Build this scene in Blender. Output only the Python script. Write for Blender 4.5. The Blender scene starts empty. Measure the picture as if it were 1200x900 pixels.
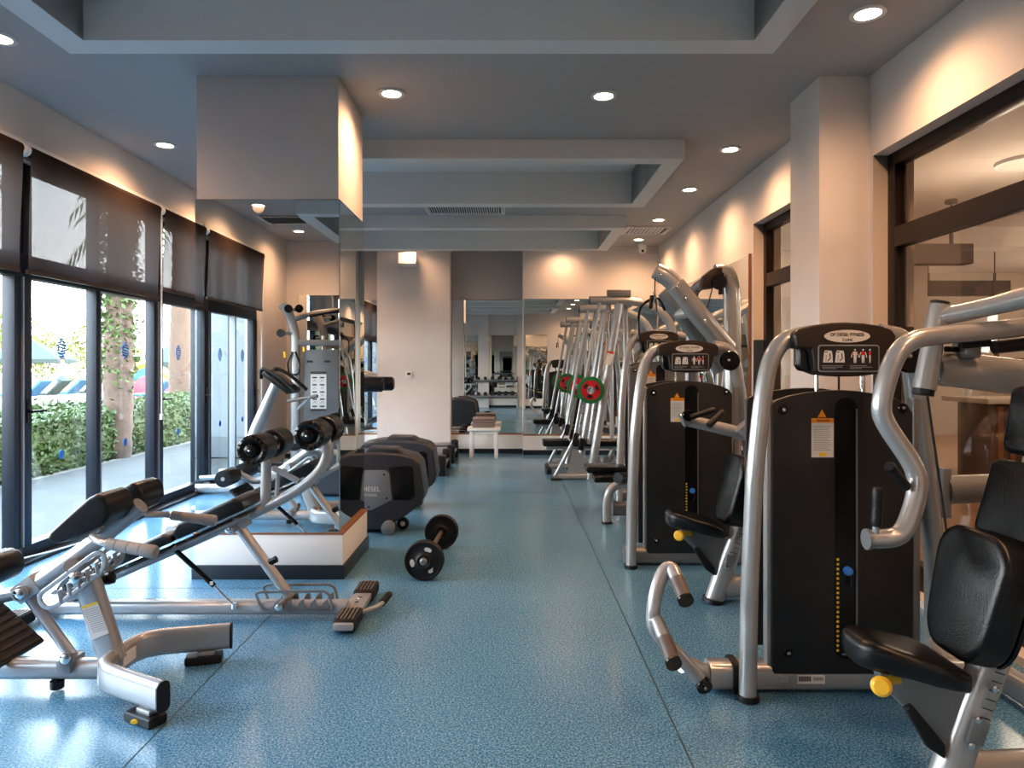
import bpy, bmesh, math, random
from mathutils import Vector, Matrix
random.seed(7)
VT, LK, EX = 'Standard', 'Medium High Contrast', .38
R = math.radians
C = bpy.context.scene.collection
V = Vector
CH = 1.3            # eye height
F = 810.0           # focal length in pixels of the 1200 px frame

def P(px, py, Y):   # a point of the place at depth Y
    return V(((px-597)/F*Y, Y, CH-(py-430)/F*Y))

# ------------------------------------------------------------------ materials
def mat(name, col, rough=.5, metal=0., bump=0., bscale=60., var=0., vscale=6., emis=None, estr=0., coat=0., spec=.5):
    m = bpy.data.materials.new(name); m.use_nodes = True
    nt = m.node_tree; n = nt.nodes; L = nt.links
    b = n['Principled BSDF']
    b.inputs['Base Color'].default_value = (*col, 1)
    b.inputs['Roughness'].default_value = rough
    b.inputs['Metallic'].default_value = metal
    b.inputs['Specular IOR Level'].default_value = spec
    if coat: b.inputs['Coat Weight'].default_value = coat; b.inputs['Coat Roughness'].default_value = .12
    if emis: b.inputs['Emission Color'].default_value = (*emis, 1); b.inputs['Emission Strength'].default_value = estr
    tc = n.new('ShaderNodeTexCoord')
    if var or True:
        nz = n.new('ShaderNodeTexNoise'); nz.inputs['Scale'].default_value = vscale; nz.inputs['Detail'].default_value = 3
        L.new(tc.outputs['Object'], nz.inputs['Vector'])
        mx = n.new('ShaderNodeMix'); mx.data_type = 'RGBA'
        v = var or .04
        mx.inputs['A'].default_value = (*[c*(1-v) for c in col], 1)
        mx.inputs['B'].default_value = (*[min(1, c*(1+v)) for c in col], 1)
        L.new(nz.outputs['Fac'], mx.inputs['Factor']); L.new(mx.outputs['Result'], b.inputs['Base Color'])
    if bump:
        nb = n.new('ShaderNodeTexNoise'); nb.inputs['Scale'].default_value = bscale; nb.inputs['Detail'].default_value = 4
        L.new(tc.outputs['Object'], nb.inputs['Vector'])
        bp = n.new('ShaderNodeBump'); bp.inputs['Strength'].default_value = bump; bp.inputs['Distance'].default_value = .01
        L.new(nb.outputs['Fac'], bp.inputs['Height']); L.new(bp.outputs['Normal'], b.inputs['Normal'])
    return m

M = {}
M['wall'] = mat('wall paint', (.62,.575,.55), .75, bump=.04, bscale=150)
M['wallshade'] = mat('shade-darkened wall paint', (.40,.37,.35), .75)  # wall paint made darker: the shade of the recess is in the colour
M['ceil'] = mat('grey ceiling paint', (.40,.405,.405), .8, bump=.03, bscale=120)
M['coffer'] = mat('pale coffer paint', (.66,.67,.66), .75)
M['white'] = mat('white paint', (.78,.76,.73), .5)
M['skirt'] = mat('dark skirting vinyl', (.022,.028,.036), .35)
M['wood'] = mat('brown wood edge', (.26,.12,.06), .45, var=.3, vscale=20)
M['darkframe'] = mat('dark aluminium frame', (.020,.024,.034), .38, .3)
M['doorside'] = mat('pale frame edge', (.30,.32,.35), .4, .3)
M['brownframe'] = mat('dark brown window frame', (.016,.009,.007), .4, var=.25, vscale=14)
M['silver'] = mat('silver powder coat', (.42,.425,.435), .27, .42, bump=.015, bscale=300, coat=.4)
M['silver2'] = mat('grey metal bracket', (.24,.25,.26), .38, .5)
M['chrome'] = mat('chrome', (.75,.75,.76), .12, 1.)
M['vinyl'] = mat('black vinyl', (.007,.008,.010), .27, bump=.12, bscale=140, var=.3, vscale=30)
M['rubber'] = mat('black rubber', (.009,.010,.013), .5, bump=.2, bscale=120)
M['gripbrown'] = mat('ribbed grip rubber', (.13,.11,.10), .45)
M['grey_grip'] = mat('grey grip', (.30,.30,.31), .4)
M['shroud'] = mat('charcoal shroud', (.042,.040,.040), .34, .35, bump=.03, bscale=200)
M['shroudgrey'] = mat('grey panel', (.15,.155,.165), .4, .2)
M['shell'] = mat('dark grey shell', (.045,.050,.062), .38, .1)
M['shellgrey'] = mat('mid grey shell panel', (.20,.215,.24), .42)
M['blackgloss'] = mat('black plastic', (.005,.005,.006), .22)
M['brownplast'] = mat('dark console plastic', (.035,.024,.019), .35)
M['badge'] = mat('cream badge', (.72,.66,.60), .5)
M['ink'] = mat('black ink', (.02,.02,.02), .6)
M['whiteink'] = mat('white ink', (.72,.70,.68), .6)
M['redink'] = mat('red ink', (.65,.03,.02), .6)
M['lineink'] = mat('grey line ink', (.30,.31,.32), .5)
M['paper'] = mat('label paper', (.62,.61,.60), .6)
M['orange'] = mat('orange print', (.85,.32,.02), .5)
M['yellow'] = mat('yellow plastic', (.85,.52,.05), .35)
M['yellowink'] = mat('yellow print', (.75,.50,.03), .5)
M['blue'] = mat('blue plastic', (.06,.24,.65), .35)
M['bluestick'] = mat('blue sticker', (.03,.16,.50), .5)
M['red'] = mat('red plate', (.55,.02,.035), .4)
M['green'] = mat('green rubber', (.02,.18,.06), .5)
M['purple'] = mat('purple plate', (.18,.03,.35), .4)
M['towel'] = mat('grey brown towel', (.25,.20,.18), .9, bump=.3, bscale=80)
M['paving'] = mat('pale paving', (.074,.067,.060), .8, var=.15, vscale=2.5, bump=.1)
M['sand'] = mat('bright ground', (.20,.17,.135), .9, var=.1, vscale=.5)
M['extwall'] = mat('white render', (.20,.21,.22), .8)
M['trunk'] = mat('palm bark', (.11,.070,.050), .9, var=.5, vscale=14, bump=.8, bscale=14)
M['ivy'] = mat('ivy leaf', (.06,.10,.018), .6, var=.5, vscale=5)
M['frond'] = mat('palm frond', (.10,.17,.05), .6, var=.3, vscale=5)
M['hedge'] = mat('hedge leaf', (.044,.074,.014), .6, var=.6, vscale=1.8)
M['tree'] = mat('sunlit leaf', (.13,.14,.025), .7, var=.5, vscale=1.2)
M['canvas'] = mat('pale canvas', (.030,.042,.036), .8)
M['towelblue'] = mat('blue cushion', (.03,.10,.18), .8)
M['skin'] = mat('skin', (.55,.30,.20), .6)
M['trunks'] = mat('swim shorts', (.05,.08,.2), .8)
M['hair'] = mat('dark hair', (.03,.02,.015), .8)
M['woodfloor'] = mat('reception floor', (.32,.20,.12), .35, var=.25, vscale=3)
M['rwall'] = mat('reception wall', (.50,.42,.35), .8)
M['rceil'] = mat('reception ceiling', (.60,.52,.45), .8)
M['counter'] = mat('counter wood', (.13,.075,.045), .4, var=.4, vscale=8)
M['shade'] = mat('brown lamp shade', (.09,.062,.048), .8, bump=.2, bscale=200)
M['led'] = mat('lit diffuser', (1,.9,.8), .5, emis=(1,.83,.62), estr=14)
M['plasticw'] = mat('white plastic', (.7,.7,.69), .4)

def mirror_mat():
    m = bpy.data.materials.new('mirror'); m.use_nodes = True; nt = m.node_tree; n = nt.nodes; L = nt.links
    b = n['Principled BSDF']; b.inputs['Metallic'].default_value = 1; b.inputs['Roughness'].default_value = .0
    nz = n.new('ShaderNodeTexNoise'); nz.inputs['Scale'].default_value = .8
    mx = n.new('ShaderNodeMix'); mx.data_type = 'RGBA'
    mx.inputs['A'].default_value = (.80,.83,.82,1); mx.inputs['B'].default_value = (.83,.86,.85,1)
    L.new(nz.outputs['Fac'], mx.inputs['Factor']); L.new(mx.outputs['Result'], b.inputs['Base Color'])
    return m
M['mirror'] = mirror_mat()

def glass_mat(name, tint, refl):
    m = bpy.data.materials.new(name); m.use_nodes = True; nt = m.node_tree; n = nt.nodes; L = nt.links
    n.remove(n['Principled BSDF'])
    t = n.new('ShaderNodeBsdfTransparent'); t.inputs[0].default_value = (*tint, 1)
    g = n.new('ShaderNodeBsdfGlossy'); g.inputs['Roughness'].default_value = .01
    lw = n.new('ShaderNodeLayerWeight'); lw.inputs[0].default_value = .5
    pw = n.new('ShaderNodeMath'); pw.operation = 'POWER'; pw.inputs[1].default_value = 4.5
    fr = n.new('ShaderNodeMath'); fr.operation = 'MULTIPLY_ADD'; fr.inputs[1].default_value = .7; fr.inputs[2].default_value = refl
    L.new(lw.outputs['Facing'], pw.inputs[0]); L.new(pw.outputs[0], fr.inputs[0])
    mx = n.new('ShaderNodeMixShader')
    L.new(fr.outputs[0], mx.inputs[0]); L.new(t.outputs[0], mx.inputs[1]); L.new(g.outputs[0], mx.inputs[2])
    L.new(mx.outputs[0], n['Material Output'].inputs['Surface'])
    return m
M['glass'] = glass_mat('window glass', (.96,.98,.98), .035)
M['glass2'] = glass_mat('interior glass', (.90,.87,.83), .06)

def blind_mat():
    m = bpy.data.materials.new('blind fabric'); m.use_nodes = True; nt = m.node_tree; n = nt.nodes; L = nt.links
    n.remove(n['Principled BSDF'])
    tc = n.new('ShaderNodeTexCoord')
    nz = n.new('ShaderNodeTexNoise'); nz.inputs['Scale'].default_value = 3
    L.new(tc.outputs['Object'], nz.inputs['Vector'])
    mxc = n.new('ShaderNodeMix'); mxc.data_type = 'RGBA'
    mxc.inputs['A'].default_value = (.050,.036,.032,1); mxc.inputs['B'].default_value = (.072,.054,.048,1)
    L.new(nz.outputs['Fac'], mxc.inputs['Factor'])
    d = n.new('ShaderNodeBsdfDiffuse'); L.new(mxc.outputs['Result'], d.inputs[0])
    tl = n.new('ShaderNodeBsdfTranslucent'); tl.inputs[0].default_value = (.10,.085,.08,1)
    tr = n.new('ShaderNodeBsdfTransparent'); tr.inputs[0].default_value = (1,1,1,1)
    a = n.new('ShaderNodeMixShader'); a.inputs[0].default_value = .25
    L.new(d.outputs[0], a.inputs[1]); L.new(tl.outputs[0], a.inputs[2])
    c = n.new('ShaderNodeMixShader'); c.inputs[0].default_value = .04
    L.new(a.outputs[0], c.inputs[1]); L.new(tr.outputs[0], c.inputs[2])
    L.new(c.outputs[0], n['Material Output'].inputs['Surface'])
    return m
M['blind'] = blind_mat()

def floor_mat():
    m = bpy.data.materials.new('blue speckled vinyl'); m.use_nodes = True; nt = m.node_tree; n = nt.nodes; L = nt.links
    b = n['Principled BSDF']
    tc = n.new('ShaderNodeTexCoord')
    def noise(scale, detail=3, rough=.5):
        z = n.new('ShaderNodeTexNoise'); z.inputs['Scale'].default_value = scale; z.inputs['Detail'].default_value = detail
        z.inputs['Roughness'].default_value = rough
        L.new(tc.outputs['Object'], z.inputs['Vector']); return z
    def ramp(src, stops):
        r = n.new('ShaderNodeValToRGB'); e = r.color_ramp.elements
        while len(e) < len(stops): e.new(.5)
        for k, (p, c) in enumerate(stops): e[k].position = p; e[k].color = (*c, 1)
        L.new(src, r.inputs[0]); return r
    s1 = noise(125, 2, .6); s2 = noise(260, 1)
    r1 = ramp(s1.outputs['Fac'], [(.36,(.034,.130,.250)),(.5,(.078,.235,.385)),(.66,(.27,.45,.58))])
    r2 = ramp(s2.outputs['Fac'], [(.60,(0,0,0)),(.68,(1,1,1))])
    mx = n.new('ShaderNodeMix'); mx.data_type = 'RGBA'
    L.new(r2.outputs[0], mx.inputs['Factor']); L.new(r1.outputs[0], mx.inputs['A']); mx.inputs['B'].default_value = (.30,.52,.62,1)
    big = noise(.9, 4)
    rb = ramp(big.outputs['Fac'], [(.3,(.82,.84,.86)),(.7,(1.0,1.0,1.0))])
    m2 = n.new('ShaderNodeMix'); m2.data_type = 'RGBA'; m2.blend_type = 'MULTIPLY'; m2.inputs['Factor'].default_value = 1
    L.new(mx.outputs['Result'], m2.inputs['A']); L.new(rb.outputs[0], m2.inputs['B'])
    L.new(m2.outputs['Result'], b.inputs['Base Color'])
    rr = ramp(big.outputs['Fac'], [(.3,(.17,)*3),(.7,(.25,)*3)])
    L.new(rr.outputs[0], b.inputs['Roughness'])
    b.inputs['Specular IOR Level'].default_value = .8
    bs = noise(140, 3); bl = noise(7, 3)
    ad = n.new('ShaderNodeMath'); ad.operation = 'MULTIPLY_ADD'; ad.inputs[1].default_value = 2.0
    L.new(bl.outputs['Fac'], ad.inputs[0]); L.new(bs.outputs['Fac'], ad.inputs[2])
    bp = n.new('ShaderNodeBump'); bp.inputs['Strength'].default_value = .10; bp.inputs['Distance'].default_value = .004
    L.new(ad.outputs[0], bp.inputs['Height']); L.new(bp.outputs['Normal'], b.inputs['Normal'])
    return m
M['floor'] = floor_mat()
M['seam'] = mat('floor seam', (.03,.07,.09), .5)

# ------------------------------------------------------------------ mesh builder
ORG = {}
class MB:
    def __init__(s): s.v = []; s.f = []
    def add(s, vs, fs):
        o = len(s.v); s.v += [V(p) for p in vs]; s.f += [[i+o for i in f] for f in fs]; return s
    def box(s, c, d, rot=None):
        c = V(c); hx, hy, hz = d[0]/2, d[1]/2, d[2]/2
        vs = [V((x,y,z)) for x in (-hx,hx) for y in (-hy,hy) for z in (-hz,hz)]
        if rot: vs = [rot @ p for p in vs]
        return s.add([c+p for p in vs], [(0,1,3,2),(4,6,7,5),(0,4,5,1),(2,3,7,6),(0,2,6,4),(1,5,7,3)])
    def span(s, x0,x1,y0,y1,z0,z1):
        return s.box(((x0+x1)/2,(y0+y1)/2,(z0+z1)/2), (abs(x1-x0),abs(y1-y0),abs(z1-z0)))
    def slab(s, axis, a, b, u0,u1, w0,w1, holes=()):
        """a plate between a and b on axis ('x','y','z') with rectangular holes (u0,u1,w0,w1)"""
        us = sorted({u0,u1,*[h[0] for h in holes],*[h[1] for h in holes]}); us = [u for u in us if u0 <= u <= u1]
        ws = sorted({w0,w1,*[h[2] for h in holes],*[h[3] for h in holes]}); ws = [w for w in ws if w0 <= w <= w1]
        for i in range(len(us)-1):
            run = None
            for j in range(len(ws)-1):
                cu, cw = (us[i]+us[i+1])/2, (ws[j]+ws[j+1])/2
                inside = any(h[0] < cu < h[1] and h[2] < cw < h[3] for h in holes)
                if not inside: run = (run[0] if run else ws[j], ws[j+1])
                if (inside or j == len(ws)-2) and run:
                    A = (us[i], us[i+1], run[0], run[1]); run = None
                    if axis == 'z': s.span(A[0],A[1],A[2],A[3],a,b)
                    elif axis == 'x': s.span(a,b,A[0],A[1],A[2],A[3])
                    else: s.span(A[0],A[1],a,b,A[2],A[3])
        return s
    def cyl(s, p0, p1, r0, r1=None, n=20):
        return s.tube([p0, p1], [r0, r0 if r1 is None else r1], n=n, fillet=0)
    def tube(s, pts, r, n=14, fillet=.06, prof=None, up=None, closed=False, seg=5):
        pts = [V(p) for p in pts]
        rs = r if isinstance(r, (list, tuple)) else [r]*len(pts)
        if fillet and len(pts) > 2:
            q = []; qr = []
            N = len(pts)
            for i, p in enumerate(pts):
                if not closed and i in (0, N-1): q.append(p); qr.append(rs[i]); continue
                a = pts[i-1]; b = pts[(i+1) % N]
                da = min(fillet, (a-p).length*.48); db = min(fillet, (b-p).length*.48)
                A = p+(a-p).normalized()*da; B = p+(b-p).normalized()*db
                for k in range(seg+1):
                    t = k/seg; q.append(A*(1-t)**2+p*2*t*(1-t)+B*t*t); qr.append(rs[i])
            pts, rs = q, qr
        N = len(pts)
        tang = []
        for i in range(N):
            if closed: t = pts[(i+1) % N]-pts[i-1]
            else: t = pts[min(i+1, N-1)]-pts[max(i-1, 0)]
            tang.append(t.normalized())
        u = V(up) if up else (V((0,0,1)) if abs(tang[0].z) < .9 else V((0,1,0)))
        rings = []
        if prof:
            w, h, c = prof; loop = []
            for (sx, sy, a0) in ((1,1,0),(-1,1,90),(-1,-1,180),(1,-1,270)):
                for k in range(4):
                    a = R(a0+k*30); loop.append((sx*(w/2-c)+c*math.cos(a), sy*(h/2-c)+c*math.sin(a)))
        for i, p in enumerate(pts):
            t = tang[i]; 
            if up: uu = V(up)-t*t.dot(V(up))
            else: uu = u-t*t.dot(u)
            if uu.length < 1e-5: uu = t.orthogonal()
            uu.normalize(); u = uu; sd = t.cross(uu)
            if prof: rings.append([p+sd*a+uu*b for a, b in loop])
            else: rings.append([p+(uu*math.cos(2*math.pi*k/n)+sd*math.sin(2*math.pi*k/n))*rs[i] for k in range(n)])
        m = len(rings[0]); vs = [p for rg in rings for p in rg]; fs = []
        for i in range(N if closed else N-1):
            j = (i+1) % N
            for k in range(m):
                l = (k+1) % m; fs.append((i*m+k, j*m+k, j*m+l, i*m+l))
        if not closed: fs.append(tuple(range(m))); fs.append(tuple(reversed(range((N-1)*m, N*m))))
        return s.add(vs, fs)
    def lathe(s, prof, p0, axis, n=28):
        p0 = V(p0); a = V(axis).normalized(); u = a.orthogonal().normalized(); w = a.cross(u)
        vs = []; fs = []; m = len(prof)
        for k in range(n):
            d = u*math.cos(2*math.pi*k/n)+w*math.sin(2*math.pi*k/n)
            vs += [p0+a*h+d*max(r, 1e-4) for r, h in prof]
        for k in range(n):
            l = (k+1) % n
            for i in range(m-1): fs.append((k*m+i, l*m+i, l*m+i+1, k*m+i+1))
        return s.add(vs, fs)
    def prism(s, poly, d):
        """3-D polygon extruded by vector d"""
        poly = [V(p) for p in poly]; d = V(d); n = len(poly)
        return s.add(poly+[p+d for p in poly], [tuple(reversed(range(n))), tuple(range(n, 2*n))]+[(i, (i+1) % n, n+(i+1) % n, n+i) for i in range(n)])
    def pol(s, pxs, Y, th):
        return s.prism([P(a, b, Y) for a, b in pxs], (0, th, 0))
    def build(s, name, m, parent=None, bevel=0, seg=2, ang=32, origin=None):
        me = bpy.data.meshes.new(name); bm = bmesh.new()
        if parent is not None: org = ORG[parent.name]
        elif origin is not None: org = V(origin)
        else:
            lo = V([min(p[i] for p in s.v) for i in range(3)]); hi = V([max(p[i] for p in s.v) for i in range(3)])
            org = V(((lo.x+hi.x)/2, (lo.y+hi.y)/2, lo.z))
        bv = [bm.verts.new(p-org) for p in s.v]
        for f in s.f:
            try: bm.faces.new([bv[i] for i in f])
            except ValueError: pass
        bmesh.ops.remove_doubles(bm, verts=bm.verts, dist=1e-5)
        bmesh.ops.recalc_face_normals(bm, faces=bm.faces)
        if bevel:
            es = [e for e in bm.edges if len(e.link_faces) == 2 and e.calc_face_angle(0) > R(28)]
            bmesh.ops.bevel(bm, geom=es, offset=bevel, segments=seg, profile=.6, affect='EDGES', clamp_overlap=True)
        for f in bm.faces: f.smooth = True
        for e in bm.edges: e.smooth = not (len(e.link_faces) == 2 and e.calc_face_angle(0) > R(ang))
        bm.to_mesh(me); bm.free()
        me.materials.append(M[m] if isinstance(m, str) else m)
        o = bpy.data.objects.new(name, me); C.objects.link(o)
        if parent is not None: o.parent = parent; o.location = (0,0,0)
        else: o.location = org
        ORG[o.name] = org
        return o

def each(mb, name, m, parent, **k):      # every separate piece of mb becomes a part of its own
    par = list(range(len(mb.v)))
    def f(i):
        while par[i] != i: par[i] = par[par[i]]; i = par[i]
        return i
    for fc in mb.f:
        for q in fc[1:]: par[f(q)] = f(fc[0])
    grp = {}
    for fc in mb.f: grp.setdefault(f(fc[0]), []).append(fc)
    for fs in grp.values():
        ids = sorted({q for fc in fs for q in fc}); mp = {q: j for j, q in enumerate(ids)}
        n = MB(); n.v = [mb.v[q] for q in ids]; n.f = [[mp[q] for q in fc] for fc in fs]; n.build(name, m, parent, **k)

def root(name, label, cat, loc, group=None):
    o = bpy.data.objects.new(name, None); o.empty_display_size = .1; C.objects.link(o); o.location = loc
    o['label'] = label; o['category'] = cat
    if group: o['group'] = group
    ORG[o.name] = V(loc); return o
def tag(o, label, cat, group=None):
    o['label'] = label; o['category'] = cat
    if group: o['group'] = group
    return o
def struct(o, label, cat='structure'):
    o['kind'] = 'structure'; o['label'] = label; o['category'] = cat; return o
def copy_tree(o, off, label=None, parent=None):
    kids = list(o.children); c = o.copy(); C.objects.link(c)
    if parent is not None: c.parent = parent; c.location = o.location
    else:
        c.location = V(o.location)+V(off)
        if label: c['label'] = label
    ORG[c.name] = V(c.location) if parent is None else ORG[parent.name]
    for k in kids: copy_tree(k, (0,0,0), None, c)
    return c
def rrect(x0,x1,z0,z1,r,Y,n=5):
    pts = []
    for cx, cz, a0 in ((x1-r,z1-r,0),(x0+r,z1-r,90),(x0+r,z0+r,180),(x1-r,z0+r,270)):
        for k in range(n+1):
            a = R(a0+90*k/n); pts.append(V((cx+r*math.cos(a), Y, cz+r*math.sin(a))))
    return pts
def oval(c, rx, rz, n=28):
    return [V((c[0]+rx*math.cos(2*math.pi*k/n), c[1], c[2]+rz*math.sin(2*math.pi*k/n))) for k in range(n)]
def text(body, size, loc, m, parent, name='lettering', rot=None, ext=.0006, align='CENTER', sx=1.):
    cu = bpy.data.curves.new('t', 'FONT'); cu.body = body; cu.size = size; cu.extrude = ext; cu.align_x = align; cu.align_y = 'CENTER'
    to = bpy.data.objects.new('t', cu); C.objects.link(to)
    dg = bpy.context.evaluated_depsgraph_get(); dg.update()
    me = bpy.data.meshes.new_from_object(to.evaluated_get(dg))
    bpy.data.objects.remove(to)
    rm = (rot or Matrix.Rotation(R(90), 3, 'X')).to_4x4()
    me.transform(Matrix.Translation(V(loc)-ORG[parent.name]) @ rm @ Matrix.Diagonal((sx,1,1,1)))
    me.materials.clear(); me.materials.append(M[m]); me.name = name
    o = bpy.data.objects.new(name, me); C.objects.link(o); o.parent = parent; ORG[o.name] = ORG[parent.name]
    return o

# ================================================================== THE ROOM
XL, XR, YB, YF, ZC = -3.18, 2.22, 10.46, -1.37, 3.09
struct(MB().span(XL-.2, XR+.25, YF-.2, YB+.2, -.12, 0).build('floor', 'floor'), 'blue speckled vinyl gym floor')
sm = MB()
for x in (-1.253, .597): sm.span(x-.0025, x+.0025, YF, YB-.2, 0, .0008)
sm.span(XL, -1.25, 4.06, 4.064, 0, .0008); sm.span(-1.25, .6, 7.2, 7.204, 0, .0008)
struct(sm.build('trim_1', 'seam'), 'thin dark seams between the floor sheets')

# coffers and ceiling
COF = [(-.67,1.07), (2.0,3.62), (5.44,7.10), (8.16,9.77)]
CX0, CX1 = -2.30, 1.38
struct(MB().slab('z', ZC, ZC+.1, XL-.2, XR+.25, YF-.2, YB+.2, [(CX0+.02, CX1-.02, a+.02, b-.02) for a, b in COF]).build('ceiling', 'ceil'), 'grey painted ceiling with recessed coffers')
for i, (a, b) in enumerate(COF):
    m = MB().slab('z', 2.94, 3.26, CX0, CX1, a, b, [(CX0+.16, CX1-.15, a+.15, b-.15)])
    m.span(CX0, CX1, a, b, 3.26, 3.32)
    struct(m.build(f'trim_{i+2}', 'coffer'), ['pale dropped ceiling coffer behind the camera','pale dropped ceiling coffer nearest the camera at the top of the picture','pale dropped ceiling coffer beyond the mirrored column','pale dropped ceiling coffer farthest back'][i])

# left wall with a long opening for the sliding doors
OY0, OY1, OZ = -.36, 9.75, 2.66
struct(MB().slab('x', XL-.2, XL, YF-.2, YB+.2, 0, ZC, [(OY0, OY1, -.01, OZ)]).build('wall_left', 'wall'), 'cream left wall above the sliding glass doors')
# back wall pieces
struct(MB().span(XL-.2, XR+.25, YB, YB+.2, 0, ZC).build('wall_back', 'wallshade'), 'recessed back wall behind mirrors, its colour darkened for shade')
struct(MB().span(-1.97, -.88, 10.28, YB, 0, ZC).build('wall_back_pilaster', 'wall'), 'plain cream pilaster on the back wall')
struct(MB().span(.20, XR, 10.28, YB, 0, ZC).build('wall_back_right', 'wall'), 'cream back wall at the right above the mirror')
struct(MB().span(XL-.2, XR+.25, YF-.2, YF, 0, ZC).build('wall_front', 'wall'), 'cream wall behind the camera')
struct(MB().span(-1.0, -.66, YF, YF+.16, 0, ZC).span(.25, .5, YF, YF+.16, 0, ZC).build('wall_front_pilaster', 'wall'), 'cream pilasters between the mirrors behind the camera')
W1 = (.6, 4.22, .04, 2.59); W2 = (4.74, 6.29, .04, 2.60)
struct(MB().slab('x', XR, XR+.25, YF-.2, YB+.2, 0, ZC, [W1, W2]).build('wall_right', 'wall'), 'cream right wall with two glazed openings')
struct(MB().span(1.905, XR, 4.25, 4.69, 0, ZC).build('wall_right_pillar', 'wall', bevel=.004), 'cream square pillar projecting from the right wall')

# mirrored column
struct(MB().span(-1.925, -1.052, 4.255, 4.955, 0, ZC).build('wall_column', 'wall', bevel=.003), 'square cream column whose lower part is clad with mirrors')
struct(MB().span(-1.935, -1.022, 4.236, 4.965, .085, .272).build('trim_6', 'white', bevel=.003), 'white plinth around the mirrored column')
struct(MB().span(-1.945, -1.010, 4.226, 4.975, 0, .085).build('baseboard_column', 'skirt', bevel=.004), 'dark skirting around the mirrored column')
struct(MB().span(-1.938, -1.018, 4.232, 4.968, .272, .281).build('trim_7', 'wood'), 'thin brown wood edge on the column plinth')

def mirror(x0,x1,y0,y1,z0,z1,label):
    return tag(MB().span(x0,x1,y0,y1,z0,z1).build('wall_mirror', 'mirror'), label, 'mirror')
mirror(-1.930,-1.046, 4.243,4.254, .282,2.33, 'tall mirror on the column face turned to the camera, above the white plinth')
mirror(-1.051,-1.042, 4.256,4.962, .282,2.33, 'narrow tall mirror on the right side of the column, facing the aisle')
mirror(-1.935,-1.926, 4.256,4.962, .282,2.33, 'narrow tall mirror on the window side of the column')
mirror(-.87,.20, 10.44,10.455, .30,2.31, 'mirror in the recess of the back wall, behind the white stool')
mirror(.21,2.19, 10.262,10.276, .30,2.31, 'wide mirror on the back wall behind the racks, right of the stool')
mirror(-3.17,-1.98, 10.44,10.455, .30,2.31, 'mirror on the back wall left of the plain pilaster')
mirror(2.205,2.217, 6.36,10.255, .30,2.33, 'long mirror along the right wall behind the racks')
mirror(-3.0,-1.01, YF+.002,YF+.014, .30,2.32, 'wide mirror on the wall behind the camera near the windows')
mirror(-.65,.24, YF+.002,YF+.014, .30,2.32, 'mirror between the pilasters behind the camera')
mirror(.51,1.20, YF+.002,YF+.014, .30,2.32, 'narrow mirror on the wall behind the camera, right side')
struct(MB().span(-.88,.2,10.42,YB,.28,.30).span(.2,2.2,10.245,10.28,.28,.30).span(-3.18,-1.97,10.42,YB,.28,.30).span(2.19,2.22,6.33,10.28,.28,.30).span(2.195,2.22,6.338,6.35,.28,2.34).build('trim_8','wood'), 'brown wood ledge under the back mirrors')
struct(MB().span(-.88,.2,10.40,YB,.07,.28).span(.2,2.2,10.235,10.28,.07,.28).span(-3.18,-1.97,10.40,YB,.07,.28).span(2.18,2.22,6.33,10.28,.07,.28).build('trim_9','white'), 'white plinth under the back mirrors')
bb = MB().span(-.88,.2,10.385,YB,0,.07).span(.2,2.2,10.22,10.28,0,.07).span(-1.98,-.87,10.26,10.28,0,.05).span(-3.18,-1.97,10.385,YB,0,.07).span(2.165,2.22,6.33,10.28,0,.07)
struct(bb.build('baseboard_back','skirt'), 'dark skirting along the back wall')
struct(MB().span(-3.18,-1.0,YF,YF+.04,0,.28).span(-.66,.25,YF,YF+.04,0,.28).span(.5,2.2,YF,YF+.04,0,.28).build('trim_10','white'), 'white plinth behind the camera')
struct(MB().span(-3.18,2.2,YF,YF+.055,0,.07).build('baseboard_front','skirt'), 'dark skirting behind the camera')
struct(MB().span(1.895,XR,4.24,4.70,0,.07).build('baseboard_right','skirt'), 'dark skirting around the right pillar')

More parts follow.
